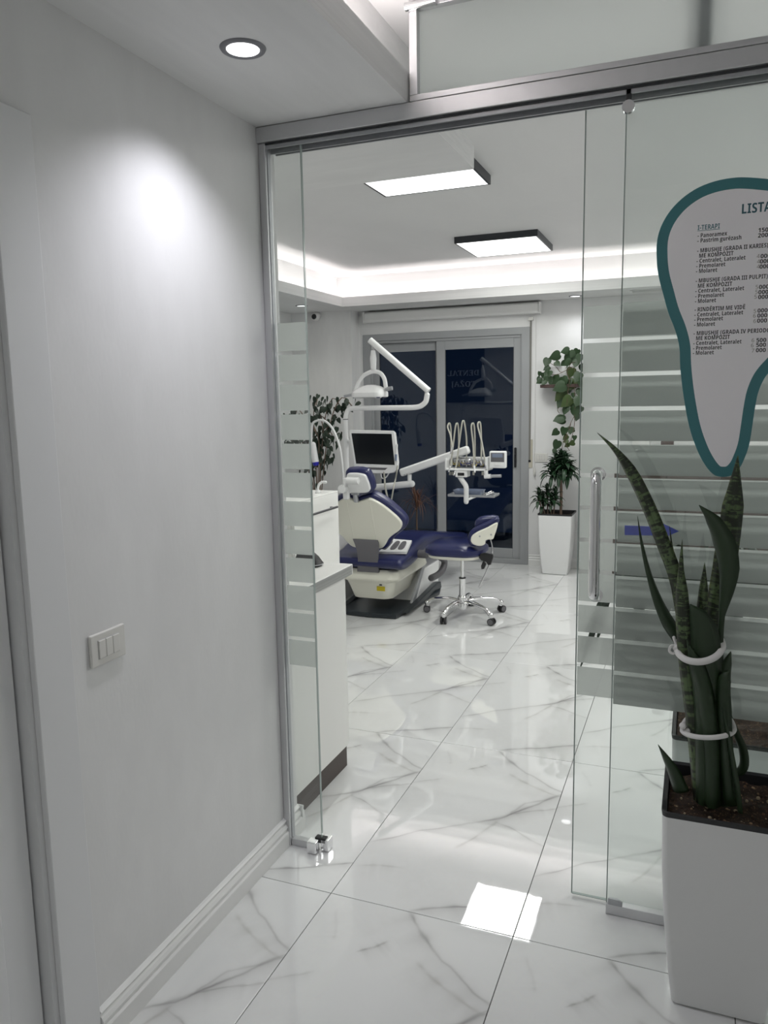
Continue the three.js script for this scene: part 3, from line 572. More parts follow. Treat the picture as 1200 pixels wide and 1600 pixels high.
// ---------------------------------------------------------------- dental chair
const XC = -1.15;
{
  const t = thing('dental_chair', 'navy and cream dental chair with a dark base in front of the balcony window', 'dental chair', [XC, 0, -3.6]);
  const mir = p => V(2 * XC - p.x, p.y, p.z);
  // base plate and raised side rails
  const basePts = [[-.895, -3.36], [-.845, -3.83], [-.90, -4.05], [XC, -4.1]]; const bp = [V(XC, .002, -3.03), V(-.93, .002, -3.05), ...basePts.map(([x, z]) => V(x, .002, z))];
  const loop = [...bp, ...bp.slice(1, -1).reverse().map(mir)].reverse();
  part(t, 'base_plate', slab(loop.map(p => V(p.x, .002, p.z)), V(0, 1, 0), .035, .01), M.darkBase);
  for (const s of [1, -1]) {
    const prof = [[-3.14, .03], [-3.35, .052], [-3.62, .075], [-3.86, .098], [-3.95, .085], [-3.97, .03]];
    const g = slab(prof.map(([z, y]) => V(XC + s * .235, y, z)).reverse(), V(1, 0, 0), .045, .008); if (s < 0) g.translate(-.045, 0, 0);
    part(t, 'base_rail', g, M.darkBase);
  }
  // lift arm and cover
  part(t, 'lift_cover', slab([V(-1.35, .04, -3.46), V(-1.35, .25, -3.64), V(-1.35, .25, -4.05), V(-1.35, .04, -4.02)].reverse(), V(1, 0, 0), .435, .012), M.enamel, 'white lift cover');
  part(t, 'lift_arm', slab([V(-.935, .045, -3.36), V(-.935, .29, -3.62), V(-.935, .29, -3.69), V(-.935, .045, -3.44)].reverse(), V(1, 0, 0), .022, .003), M.aluMatt, 'grey lift arm');
  // cream lower body
  part(t, 'body', loft([[.118, XC, -3.40, .27, .50, .06], [.128, XC, -3.40, .31, .58, .07], [.235, XC, -3.395, .37, .64, .07], [.262, XC, -3.395, .39, .66, .07], [.275, XC, -3.395, .47, .70, .08], [.295, XC, -3.395, .49, .72, .08], [.345, XC, -3.395, .47, .70, .08], [.36, XC, -3.40, .44, .68, .08]], 7), M.cream, 'cream lower shell');
  { const c = at(595, 920, 'z', -3.072); part(t, 'warning_label', rb(c.x - .032, c.x + .032, c.y - .017, c.y + .017, -3.076, -3.0715, .001), M.yellow, 'yellow warning label'); part(t, 'power_switch', rb(c.x - .011, c.x + .011, c.y + .024, c.y + .05, -3.076, -3.069, .002), M.black, 'small dark rocker'); }
  // seat cushion: side profile swept across, softened
  const sp = [[-3.02, .385], [-3.0, .41], [-3.01, .44], [-3.06, .455], [-3.2, .475], [-3.34, .505], [-3.55, .535], [-3.8, .525], [-4.1, .47], [-4.45, .40], [-4.72, .37], [-4.78, .34], [-4.72, .315], [-4.4, .335], [-4.1, .38], [-3.8, .425], [-3.55, .42], [-3.4, .385], [-3.2, .36], [-3.08, .365]];
  part(t, 'seat', slab(spline(sp.map(([z, y]) => V(XC - .285, y, z)).reverse(), 90), V(1, 0, 0), .57, .035, 5), M.navy, 'navy padded seat');
  // backrest plane leans towards the viewer
  const p0 = V(XC, .55, -3.05), p1 = V(XC, .91, -2.91), up = p1.clone().sub(p0).normalize(), n = V(1, 0, 0).cross(up).normalize(); if (n.z < 0) n.negate();
  const c1 = ([x, y]) => onPlane(480 + .15 * x, 730 + .15 * y, p0, n);
  const rs = [[500, 357], [560, 350], [620, 330], [655, 325], [720, 353], [800, 403], [880, 466], [950, 530], [985, 580], [985, 620], [955, 662], [900, 700], [850, 745], [820, 800], [790, 835], [745, 848]].map(c1);
  rs[0].x = XC;
  const lowY = rs[rs.length - 1]; const shell = [...rs, V(XC, lowY.y, lowY.z), ...rs.slice(1).reverse().map(mir)];
  const dense = spline(shell, 140), ctr = dense.reduce((a, b) => a.add(b), V(0, 0, 0)).multiplyScalar(1 / dense.length);
  const grow = (pts, k, off) => pts.map((p, i) => { const a = pts[(i - 2 + pts.length) % pts.length], b = pts[(i + 2) % pts.length], d = b.clone().sub(a).normalize(), o = d.cross(n).normalize(); if (o.dot(p.clone().sub(ctr)) < 0 && k > .01 && Math.abs(p.x - XC) > .1) o.negate(); return p.clone().addScaledVector(o, k).addScaledVector(n, off); });
  const ccw = dense.slice().reverse();
  part(t, 'backrest_shell', slab(ccw.map(p => p.clone().addScaledVector(n, -.02)), n, .03, .010, 4), M.cream, 'cream back shell');
  const big = dense.map(p => { const d = p.clone().sub(ctr), l = d.length(); return p.clone().addScaledVector(d, .028 / l).addScaledVector(n, -.10); });
  part(t, 'backrest_cushion', slab(big.slice().reverse(), n, .088, .03, 5), M.navy, 'navy padded back');
  for (const s of [1, -1]) { const a = c1([655, 335]), b = c1([735, 800]); const A = s > 0 ? a : mir(a), B = s > 0 ? b : mir(b); part(t, 'shell_ridge', rod(A.addScaledVector(n, .006), B.addScaledVector(n, .006), .0055), M.cream); }
  // grey hinge strap
  { const q = (u, v, z) => at(u, v, 'z', z), L = [[551, 842, -3.02], [556, 855, -3.0], [559, 872, -2.995], [558, 893, -3.03]], R = [[590, 844, -3.02], [591, 856, -3.0], [590, 873, -2.995], [591.5, 895, -3.03]];
    const pos = [], idx = []; const lp = L.map(a => q(...a)), rp = R.map(a => q(...a)); const cl = new THREE.CatmullRomCurve3(lp).getPoints(16), cr = new THREE.CatmullRomCurve3(rp).getPoints(16);
    for (let i = 0; i <= 16; i++) for (const [c, dz] of [[cl[i], 0], [cr[i], 0], [cr[i], -.02], [cl[i], -.02]]) pos.push(c.x, c.y, c.z + dz);
    for (let i = 0; i < 16; i++) for (let j = 0; j < 4; j++) { const a = i * 4 + j, b = i * 4 + (j + 1) % 4; idx.push(a, a + 4, b, b, a + 4, b + 4); } idx.push(0, 1, 2, 0, 2, 3, 64, 66, 65, 64, 67, 66);
    const g = new THREE.BufferGeometry(); g.setAttribute('position', new THREE.Float32BufferAttribute(pos, 3)); g.setIndex(idx); part(t, 'hinge_strap', smooth(g, 40), M.greyPlastic, 'grey hinge strap'); }
  // headrest
  { const hp = V(XC, 1.0, -2.86), hc = ([x, y]) => onPlane(480 + .15 * x, 730 + .15 * y, hp, n), hs = [[418, 72], [480, 62], [560, 68], [605, 84], [630, 130], [652, 190], [658, 230], [640, 255], [600, 264], [520, 266], [445, 266], [425, 220], [415, 140]].map(hc);
    const hd = spline(hs, 70), hcn = hd.reduce((a, b) => a.add(b), V(0, 0, 0)).multiplyScalar(1 / hd.length);
    const sh = part(t, 'headrest', slab(hd.slice().reverse().map(p => p.clone().addScaledVector(n, -.015)), n, .025, .008, 4), M.enamel, 'white headrest shell');
    part(sh, 'headrest_pad', slab(hd.slice().reverse().map(p => { const d = p.clone().sub(hcn), l = d.length(); return p.clone().addScaledVector(d, .022 / l).addScaledVector(n, -.085); }), n, .075, .026, 5), M.navy, 'navy headrest pad');
    const k = hc([500, 118]), k2 = hc([395, 205]); k.addScaledVector(n, .03); k2.addScaledVector(n, .025);
    part(sh, 'headrest_knob', merge(rod([k.x - .05, k.y, k.z], [k.x + .038, k.y - .002, k.z], .024, .024, 18), rod([k2.x, k2.y, k2.z - .03], [k2.x, k2.y, k2.z + .035], .032, .03, 22), rb(k2.x - .015, k2.x + .03, k2.y - .08, k2.y + .075, k2.z - .045, k2.z - .008, .01)), M.enamel, 'white locking knobs');
    const a = hc([500, 268]), b = c1([510, 350]); part(sh, 'headrest_post', merge(rod(a, b, .018, .02), rb(a.x - .03, a.x + .03, a.y - .015, a.y + .012, a.z - .02, a.z + .012, .006)), M.aluMatt); }
  // armrests swung down on both sides
  for (const s of [1, -1]) {
    const c = [at(667, 866, 'x', -.80), at(684, 868, 'x', -.775), at(694, 876, 'x', -.76), at(692, 889, 'x', -.765), at(684, 898, 'x', -.775), at(674, 903, 'x', -.785)];
    let pts = c.slice(1); if (s < 0) pts = [V(-1.46, .60, -3.15), V(-1.49, .52, -3.10), V(-1.47, .44, -3.08), V(-1.42, .40, -3.10)];
    const g = tube(pts, .026, 30, 12); part(t, 'armrest', g, M.greyPlastic, 'grey curved armrest');
    if (s > 0) part(t, 'armrest_hub', rod(c[0], V(c[0].x - .09, c[0].y, c[0].z), .032, .032, 18), M.greyPlastic);
  }
}
{
  const q = (x, y, z) => at(480 + .15 * x, 730 + .15 * y, 'z', z);
  const A = q(745, 880, -3.13), B = q(1035, 880, -3.13), C = q(1090, 762, -3.30), D = q(880, 745, -3.30), t = thing('foot_control', 'white control box with two grey oval pads lying on the chair seat', 'control box', [(A.x + B.x) / 2, A.y - .02, -3.2]);
  const g = new THREE.BufferGeometry(), lo = p => V(p.x, p.y - .018, p.z), P = [A, B, C, D, lo(A), lo(B), lo(C), lo(D)];
  g.setAttribute('position', new THREE.Float32BufferAttribute(P.flatMap(p => p.toArray()), 3)); g.setIndex([0, 1, 2, 0, 2, 3, 4, 6, 5, 4, 7, 6, 0, 4, 5, 0, 5, 1, 1, 5, 6, 1, 6, 2, 2, 6, 7, 2, 7, 3, 3, 7, 4, 3, 4, 0]);
  const gg = g.toNonIndexed(); gg.computeVertexNormals(); part(t, 'body', gg, M.enamel);
  const nn = B.clone().sub(A).cross(D.clone().sub(A)).normalize(), ctr = (a, b) => A.clone().lerp(B, a).lerp(D.clone().lerp(C, a), b);
  for (const [fx, fw] of [[.42, .12], [.72, .12], [.12, .08]]) { const pts = []; for (let i = 0; i < 20; i++) { const a = i / 20 * 2 * Math.PI; pts.push(ctr(fx + fw * Math.sign(Math.cos(a)) * Math.abs(Math.cos(a)) ** .6, .5 + .33 * Math.sign(Math.sin(a)) * Math.abs(Math.sin(a)) ** .6)); } part(t, 'pedal', slab(pts.map(p => p.clone().addScaledVector(nn, -.002)), nn, .008, .002, 2), M.greyPlastic, 'grey oval pad'); }
}

// ---------------------------------------------------------------- unit beside the chair: pole, arms, tray
const ZU = -3.55, U = (u, v, z = ZU) => at(u, v, 'z', z);
{
  const pole = U(541, 700), t = thing('dental_unit', 'white dental unit with an upright pole and a swing arm carrying the instrument tray', 'dental unit', [pole.x - .14, 0, ZU]);
  part(t, 'cabinet', loft([[0, pole.x - .14, ZU, .26, .40, .05], [.62, pole.x - .14, ZU, .28, .42, .06], [.70, pole.x - .14, ZU, .24, .38, .06]], 6), M.enamel);
  part(t, 'pole', merge(rod([pole.x, .66, ZU], [pole.x, U(541, 656).y, ZU], .0205)), M.enamel);
  part(t, 'pole_collar', merge(rod([pole.x, U(541, 697).y, ZU], [pole.x, U(541, 686).y, ZU], .025)), M.enamel);
  const a = U(545, 766), b = U(643, 756); part(t, 'lower_arm', merge(rod(V(pole.x, a.y, ZU), b, .026, .026, 20), new THREE.SphereGeometry(.027, 18, 12).translate(b.x, b.y, b.z), rod(U(640, 755), U(640, 741), .016)), M.enamel);
  const c = U(626, 739), d = U(733, 702); const arm = part(t, 'spring_arm', (() => { const ax = d.clone().sub(c), L = ax.length(), g = new RoundedBoxGeometry(L, .062, .06, 3, .018); g.rotateZ(Math.atan2(ax.y, ax.x)); return g.translate((c.x + d.x) / 2, (c.y + d.y) / 2, ZU); })(), M.enamel);
  part(arm, 'screw', merge(...[[632, 742], [636, 741]].map(([u, v]) => { const p = U(u, v, ZU + .03); return rod(p, V(p.x, p.y, p.z + .003), .003); })), M.greyPlastic);
}
{
  const zt = -3.42, T = (u, v, z = zt) => at(u, v, 'z', z), bl = T(695, 735), br = T(762, 735), tl = T(696, 716), t = thing('instrument_tray', 'white dental instrument tray with hanging beige hoses and tangled wires', 'instrument tray', [(bl.x + br.x) / 2, bl.y, zt]);
  const x0 = bl.x, x1 = br.x, y0 = bl.y, y1 = tl.y, zb = zt - .16;
  part(t, 'tray', merge(rb(x0, x1, y0, y0 + .014, zb, zt, .005), rb(x0, x0 + .012, y0, y1, zb, zt, .004), rb(x1 - .02, x1, y0, y1 + .01, zb, zt, .004), rb(x0, x1, y0 + .05, y1, zb - .012, zb, .004)), M.enamel);
  part(t, 'rack', merge(rb(x0 + .012, x1 - .02, y1 - .045, y1 - .012, zb + .02, zb + .06, .004)), M.aluMatt);
  const hs = [[702, 661, 707, 699], [714, 661, 704, 728], [724, 657, 712, 733], [739, 661, 741, 728], [749, 659, 758, 722]];
  hs.forEach(([u, v, eu, ev], i) => {
    const top = T(u, v, zt - .09), e = T(eu, ev, zt - .02), back = T(u + (i === 2 ? 5 : 3), 716, zt - .13);
    part(t, 'hose', tube([back, V(back.x, (back.y + top.y) / 2, back.z), V(top.x + .006, top.y - .03, top.z - .015), top, V(top.x - .008, top.y - .03, top.z + .015), V((top.x + e.x) / 2 - .004, (top.y + e.y) / 2, (top.z + e.z) / 2), e], .0062, 60, 8), M.hose, 'beige instrument hose');
    part(t, 'handpiece', merge(rod(e, T(eu - (i < 3 ? 3 : -1), ev + 10, zt + .01), .008, .006)), i === 3 ? M.enamel : M.steel);
  });
  const wc = [lin(.45, .36, .08), lin(.03, .04, .22), lin(.45, .40, .28), lin(.06, .06, .07), lin(.35, .35, .36)].map((c, i) => std('wire' + i, c, .5));
  for (let k = 0; k < 16; k++) { const xs = rr(x0 + .03, x1 - .08), pts = []; for (let i = 0; i < 5; i++) pts.push(V(Math.min(x1 - .03, xs + i * rr(.008, .025)), y0 + .02 + rr(0, .04), zt - .03 - rr(0, .09))); part(t, 'wire', tube(pts, .0022, 24, 5), wc[k % 5]); }
  for (let k = 0; k < 6; k++) { const xs = x0 + .03 + k * .045; part(t, 'connector', rod([xs, y1 - .05, zt - .09], [xs, y1 - .015, zt - .07], .014), M.steel); }
  for (let k = 0; k < 5; k++) { const xs = [703, 707, 712, 740, 754][k], p = T(xs, 737, zt - .05); part(t, 'socket', rod([p.x, p.y, p.z], [p.x, p.y - .025, p.z], .008), M.hose); }
  // display unit and grip
  const dl = T(764, 705), dr = T(790, 732); const ds = part(t, 'control_display', rb(dl.x, dr.x, dr.y, dl.y, zt - .05, zt - .005, .01, 3), M.enamel);
  part(ds, 'keypad', rb(dl.x + .012, dr.x - .012, dr.y + .045, dl.y - .012, zt - .008, zt - .003, .003), M.greyPlastic);
  part(ds, 'display', rb(dl.x + .022, dr.x - .022, dl.y - .045, dl.y - .018, zt - .005, zt - .0018, .001), M.lcd, 'pale blue display');
  part(ds, 'keys', merge(rb(dl.x + .038, dr.x - .04, dr.y + .022, dr.y + .042, zt - .008, zt + .003, .003)), M.enamel);
  part(t, 'grip', merge(rod(T(767, 744), T(783, 743.5), .0115, .0115, 16)), M.aluMatt, 'grey grip'); part(t, 'grip_joint', merge(rod(T(759, 735), T(760, 744), .015), rod(T(757, 744.5), T(767, 744), .0165)), M.enamel);
  const jx = T(720, 740); part(t, 'mount', rb(jx.x - .045, jx.x + .045, jx.y - .028, y0 + .002, zt - .1, zt - .005, .006), M.enamel);
  part(t, 'mount_badge', rb(jx.x - .025, jx.x + .025, jx.y - .016, jx.y + .006, zt - .008, zt - .002, .002), M.black);
  part(t, 'tray_arm', tube([T(718, 744, zt - .05), T(723, 752, zt - .02), T(728, 760, zt), T(728.5, 772, zt), T(728.5, 784, zt)], .019, 30, 14), M.enamel);
}
{
  const zt = -3.42, T = (u, v, z = zt) => at(u, v, 'z', z), l = T(698, 774), r = T(771, 774), t = thing('tray_table', 'small steel tray with glass dishes below the instrument tray', 'tray', [(l.x + r.x) / 2, l.y - .012, zt - .06]);
  part(t, 'plate', rb(l.x, r.x, l.y - .012, l.y - .004, zt - .19, zt - .022, .004), M.steel);
  part(t, 'rim', merge(rb(l.x, r.x, l.y - .006, l.y + .006, zt - .026, zt - .02, .002), rb(l.x, r.x, l.y - .006, l.y + .006, zt - .194, zt - .188, .002), rb(l.x, l.x + .006, l.y - .006, l.y + .006, zt - .19, zt - .022, .002), rb(r.x - .006, r.x, l.y - .006, l.y + .006, zt - .19, zt - .022, .002)), M.aluMatt);
  part(t, 'support_arm', tube([V(T(728, 784).x, T(728, 782).y, zt), V(T(735, 779).x, T(735, 779).y, zt - .03), V(T(738, 777).x, l.y - .014, zt - .09)], .009, 20, 10), M.enamel);
  const d0 = T(703, 766), d1 = T(752, 766);
  const dish = thing('instrument_dish', 'shallow pale dish standing on the steel tray', 'dish', [(d0.x + d1.x) / 2, l.y - .004, zt - .1]);
  part(dish, 'bowl', loft([[l.y - .0035, (d0.x + d1.x) / 2, zt - .1, .19, .11, .02], [l.y + .035, (d0.x + d1.x) / 2, zt - .1, .225, .14, .02], [l.y + .035, (d0.x + d1.x) / 2, zt - .1, .215, .13, .02], [l.y, (d0.x + d1.x) / 2, zt - .1, .18, .10, .02]], 5, true, true), M.lcd);
  const p = T(758, 768); solo('scissors', 'small bundle of steel tweezers lying on the tray end', 'tools', merge(rod([p.x - .03, l.y + .002, zt - .06], [p.x + .02, l.y + .026, zt - .12], .005), rod([p.x - .01, l.y + .002, zt - .05], [p.x + .035, l.y + .02, zt - .11], .005)), M.steel);
}
{
  const pole = U(541, 700).x, t = thing('operating_lamp', 'white dental operating lamp on a jointed arm above the chair', 'dental lamp', [pole, U(541, 656).y, ZU]);
  const d = U(541, 655); part(t, 'swing_arm', tube([V(pole, d.y, ZU), U(541, 648), U(544, 641), U(551, 638), U(580, 637.5), U(640, 637), U(656, 635), U(665, 628), U(667.5, 617)], .0205, 80, 14, .35), M.enamel);
  part(t, 'pole_joint', rod([pole, d.y - .004, ZU], [pole, d.y + .002, ZU], .0213), M.greyPlastic);
  const a = U(670, 611), b = U(578, 531.5); part(t, 'upper_arm', merge(rod(a, b, .0245, .0255, 20)), M.enamel);
  part(t, 'joint_pin', merge(rod(U(666, 617), U(666, 611), .013), rod(U(583, 539), U(583.3, 548), .012)), M.steel);
  const hd = (u, v) => U(u, v);
  part(t, 'neck', (() => { const p0 = hd(583.5, 547), p1 = hd(583, 579); return lathe([[0, 0], [.021, 0], [.022, .025], [.025, .07], [.026, .09], [.017, p0.y - p1.y - .003], [0, p0.y - p1.y]], (p0.x + p1.x) / 2, p1.y, ZU, 18); })(), M.enamel);
  part(t, 'yoke', tube([hd(555, 612), hd(558, 602), hd(566, 589), hd(576, 582.5), hd(585, 580.5), hd(594, 583), hd(600.5, 592), hd(603, 606)], .0165, 50, 10), M.enamel);
  const hL = hd(553, 614), hR = hd(603, 612), cx = (hL.x + hR.x) / 2, cy = hd(578, 616).y, w = hR.x - hL.x;
  const head = part(t, 'head', loft([[cy - .022, cx, ZU, w * .97, .19, .05], [cy - .012, cx, ZU, w, .20, .06], [cy + .012, cx, ZU, w * .99, .20, .06], [cy + .036, cx + .005, ZU, w * .86, .16, .05], [cy + .060, cx + .01, ZU, w * .58, .10, .045], [cy + .071, cx + .012, ZU, w * .25, .05, .02]], 7), M.enamel);
  part(head, 'reflector', loft([[cy - .030, cx, ZU, w * .88, .16, .04], [cy - .0225, cx, ZU, w * .94, .18, .05]]), M.steel);
  const gl = hd(540, 619); part(head, 'handle', merge((() => { const g = new RoundedBoxGeometry(.085, .022, .03, 2, .008); g.rotateZ(.16); return g.translate(gl.x + .03, gl.y + .006, ZU); })()), M.aluMatt, 'grey side grip');
  const gr = hd(603, 608), g2 = hd(613, 606.5); part(head, 'switch_knob', merge(rod(gr, g2, .018, .015)), M.aluMatt);
}
{
  const zm = -3.46, A = at(545, 671.5, 'z', zm), B = at(617, 673.5, 'z', zm), C = at(623, 733, 'z', zm + .03), D = at(553, 735, 'z', zm + .03);
  const n = B.clone().sub(A).cross(D.clone().sub(A)).normalize().negate(); if (n.z < 0) n.negate();
  const ip = (a, b) => A.clone().lerp(B, a).lerp(D.clone().lerp(C, a), b), t = thing('monitor', 'white framed monitor on the unit pole with a dark screen', 'monitor', [D.x, D.y, zm]);
  const P = (u, v) => onPlane(u, v, A, n);
  const outl = [P(545, 674), P(548, 671.5), P(614, 673), P(617, 676), P(622, 722), P(621, 733), P(615, 738.5), P(606, 740), P(572, 739.5), P(560, 736), P(554, 728)];
  const o2 = spline(outl, 90).reverse();
  part(t, 'housing', slab([...outl].reverse().map(p => p.clone().addScaledVector(n, -.03)), n, .034, .006, 3), M.enamel);
  part(t, 'screen', slab([P(549.5, 677), P(612, 678), P(617, 726.5), P(557, 724.5)].reverse().map(p => p.clone().addScaledVector(n, .0035)), n, .0025, .0005, 1), M.screen, 'dark glossy screen');
  part(t, 'carry_slot', slab([P(572, 730), P(606, 731), P(602, 734.5), P(575, 733.5)].reverse().map(p => p.clone().addScaledVector(n, .0035)), n, .002, .0004, 1), M.greyPlastic);
  const k = U(548, 690); part(t, 'bracket', rod(V(U(541, 690).x + .02, k.y, ZU), V(k.x + .06, k.y, ZU + .05), .014), M.enamel);
  const s0 = P(621, 694), s1 = P(619.5, 720), pen = part(t, 'pen_camera', rod(V(s0.x, s0.y, s0.z + .01), V(s1.x, s1.y, s1.z + .01), .007, .009), M.enamel);
  part(pen, 'grip', rod(P(619.8, 710).addScaledVector(n, .012), P(619.4, 720).addScaledVector(n, .012), .0095), M.lcd);
  part(t, 'cable', tube([P(621, 728), P(620, 738), at(618, 748, 'z', zm), at(615, 762, 'z', zm + .04), at(611, 784, 'z', zm + .05)], .006, 40, 7), M.hose, 'beige coiled cable');
  part(t, 'cable', tube([P(600, 738), at(601, 750, 'z', zm + .03), at(602, 762, 'z', zm + .05), at(607, 784, 'z', zm + .05)], .0075, 40, 7), M.hose, 'beige coiled cable');
  part(t, 'cable', tube([P(595, 738), at(597, 747, 'z', zm + .02), at(603, 746, 'z', zm + .02), P(608, 739)], .005, 24, 7), M.enamel);
}
{
  const z = -3.9, q = (u, v) => at(u, v, 'z', z), b = q(538, 780), t = thing('whitening_lamp', 'slim white gooseneck lamp with a blue tip beside the weeping fig', 'lamp', [b.x, 0, z]);
  part(t, 'stand', merge(rod([b.x, .03, z], b, .012), lathe([[0, 0], [.115, 0], [.115, .02], [.03, .035], [0, .035]], b.x, 0, z)), M.enamel);
  part(t, 'gooseneck', tube([b, q(537, 760), q(535, 730), q(531, 700), q(522, 674), q(512, 661), q(503, 656.5), q(494, 658), q(488, 664), q(486, 690)], .0105, 70, 10), M.enamel);
  const h0 = q(489, 695), h1 = q(493, 722); part(t, 'head', merge(rod(h1, h0, .03, .026, 16), new THREE.SphereGeometry(.026, 16, 10).translate(h0.x, h0.y, h0.z)), M.enamel);
  part(t, 'tip', rod(h1, V(h1.x + .004, h1.y - .03, h1.z), .029, .022, 16), std('tipBlue', lin(.02, .02, .40), .4), 'blue lamp tip');
}

// ---------------------------------------------------------------- stool
{
  const sx = -.50, sz = -3.30, t = thing('saddle_stool', 'navy padded dentist stool on a five-star chrome base with castors', 'stool', [sx, 0, sz]);
  const feet = [[693, 975], [768, 977], [784, 956], [667, 956]].map(([u, v]) => at(u, v, 'y', 0));
  const angs = feet.map(p => Math.atan2(p.z - sz, p.x - sx)); angs.push(-1.62);
  part(t, 'hub', lathe([[0, .05], [.03, .05], [.034, .062], [.034, .14], [.028, .155], [0, .155]], sx, 0, sz, 24), M.chrome);
  part(t, 'gas_column', merge(rod([sx, .15, sz], [sx, .285, sz], .0235, .0235, 22), rod([sx, .28, sz], [sx, .44, sz], .0125, .0125, 16)), M.chrome);
  part(t, 'column_collar', rod([sx, .283, sz], [sx, .290, sz], .0255, .0255, 22), M.black);
  angs.forEach((a, i) => {
    const R = i < 4 ? Math.hypot(feet[i].x - sx, feet[i].z - sz) : .29, dir = V(Math.cos(a), 0, Math.sin(a)), P = (r, y) => V(sx, 0, sz).addScaledVector(dir, r).setY(y);
    const line = [P(.02, .105), P(.09, .118), P(R * .62, .112), P(R * .86, .096), P(R * .99, .062)], w = [.046, .046, .040, .036, .038];
    const leg = part(t, 'leg', strap(line, w, V(-dir.z, 0, dir.x), .22, .02, 20), M.chrome);
    part(leg, 'leg_tip', merge(new THREE.SphereGeometry(.0185, 14, 10).scale(1, 1, 1).translate(...P(R * .985, .073).toArray()), rod(P(R * .985, .05), P(R * .985, .075), .016, .0185)), M.chrome);
    const c = P(R, .026), ca = a + 1.2, ax = V(Math.cos(ca), 0, Math.sin(ca)), e = s => V(c.x, c.y, c.z).addScaledVector(ax, s);
    const cas = part(leg, 'castor', merge(rod(e(-.021), e(-.006), .026, .026, 20), rod(e(.006), e(.021), .026, .026, 20), rod(e(-.006), e(.006), .013), rod(V(c.x, .03, c.z), V(c.x, .055, c.z), .012)), M.black, 'black twin-wheel castor');
    for (const sg of [1, -1]) part(leg, 'castor_rim', rod(e(sg * .0205), e(sg * .0218), .0205, .0205, 20), M.greyPlastic);
  });
  const S = (y, w, d, r, ox = 0) => [y, sx - .04 + ox, sz, w, d, r];
  part(t, 'seat_pan', loft([S(.443, .30, .28, .1), S(.452, .38, .36, .12), S(.476, .40, .38, .13)], 8), M.cream, 'cream seat pan');
  part(t, 'seat_plate', rb(sx - .07, sx + .07, .432, .445, sz - .05, sz + .05, .003), M.black);
  part(t, 'seat_cushion', loft([S(.474, .41, .38, .13), S(.49, .435, .405, .14), S(.52, .43, .40, .14), S(.545, .38, .36, .13), S(.565, .28, .28, .11), S(.572, .12, .14, .06)], 8), M.navy, 'navy padded seat');
  // backrest: curved pad with a cream shell
  const Q = (x, y, z) => at(640 + x / 7.5, 790 + y / 7.5, 'z', z), n = V(.25, 0, 1).normalize(), pp = Q(880, 330, -3.16);
  const tr = pts => pts.map(([x, y]) => onPlane(640 + x / 7.5, 790 + y / 7.5, pp, n));
  const sh = spline(tr([[718, 385], [735, 345], [800, 300], [900, 255], [1030, 195], [1020, 270], [995, 340], [975, 385], [895, 398], [885, 440], [850, 462], [790, 462], [740, 440], [720, 412]]), 90);
  const s = part(t, 'backrest', slab(sh, n, .035, .010, 4), M.cream, 'cream backrest shell');
  const pad = spline(tr([[682, 380], [700, 320], [745, 270], [830, 225], [930, 180], [1010, 140], [1050, 150], [1050, 185], [1030, 225], [985, 330], [890, 430], [860, 470], [790, 478], [720, 470], [690, 430]]).map(p => p.addScaledVector(n, -.045)), 90);
  part(t, 'backrest_pad', slab(pad, n, .055, .022, 5), M.navy, 'navy backrest pad');
  const pad2 = spline(tr([[760, 250], [770, 200], [820, 155], [900, 135], [1000, 132], [1045, 150], [1000, 230], [880, 300], [790, 300]]).map(p => p.addScaledVector(n, -.12)), 70);
  part(t, 'backrest_wing', slab(pad2, n, .08, .03, 5), M.navy);
  for (const [x, y] of [[822, 350], [955, 330]]) { const p = tr([[x, y]])[0].addScaledVector(n, .034); part(s, 'screw', rod(p, p.clone().addScaledVector(n, .003), .006), M.aluMatt); }
  const R = (x, y) => Q(x, y, -3.2);
  part(t, 'back_rod', tube([R(945, 390), R(962, 450), R(970, 530), R(940, 680), R(880, 820), R(815, 955)], .0058, 40, 8, .4), M.steel, 'bent steel back rod');
  part(t, 'tilt_lever', merge(slab([R(825, 600), R(840, 560), R(890, 550), R(980, 570), R(985, 600), R(960, 685), R(930, 690), R(905, 650), R(850, 635)], V(0, 0, 1), .03, .004, 2), slab([R(870, 640), R(905, 680), R(880, 735), R(850, 740), R(845, 700)], V(0, 0, 1), .025, .004, 2), rod(V(sx + .05, .44, sz), R(850, 600), .012)), M.black, 'black tilt lever');
}

// ---------------------------------------------------------------- planters and plants
function planter(name, label, cx, cz, soilY = .505) {
  const t = thing(name, label, 'planter', [cx, 0, cz], 'tall square white planters');
  const secs = [[.004, .225], [.10, .248], [.25, .276], [.40, .293], [.545, .30]].map(([y, w]) => [y, cx, cz, w, w, .016]);
  part(t, 'pot', loft(secs, 5, true, false), M.pot);
  part(t, 'liner', merge(loft([[.540, cx, cz, .3005, .3005, .016], [.553, cx, cz, .304, .304, .016], [.555, cx, cz, .298, .298, .014], [.550, cx, cz, .280, .280, .012], [.48, cx, cz, .272, .272, .012]], 5, false, false)), M.potLiner, 'black rim and liner');
  const g = new THREE.PlaneGeometry(.274, .274, 24, 24).rotateX(-Math.PI / 2), p = g.attributes.position; for (let i = 0; i < p.count; i++) p.setY(i, (fbm(p.getX(i) * 30 + cx * 9, p.getZ(i) * 30, 3) - .45) * .03);
  const soil = part(t, 'soil', g.translate(cx, soilY, cz), M.soil); g.computeVertexNormals();
  part(t, 'foot', merge(...[[-1, -1], [1, -1], [-1, 1], [1, 1]].map(([a, b]) => rod([cx + a * .085, 0, cz + b * .085], [cx + a * .085, .006, cz + b * .085], .012))), M.black);
  return t;
}
const pebbleGeo = new THREE.IcosahedronGeometry(1, 1);
const near = planter('planter', 'tall white planter with a black rim holding the tied snake plant', 1.157, -.002, .525);
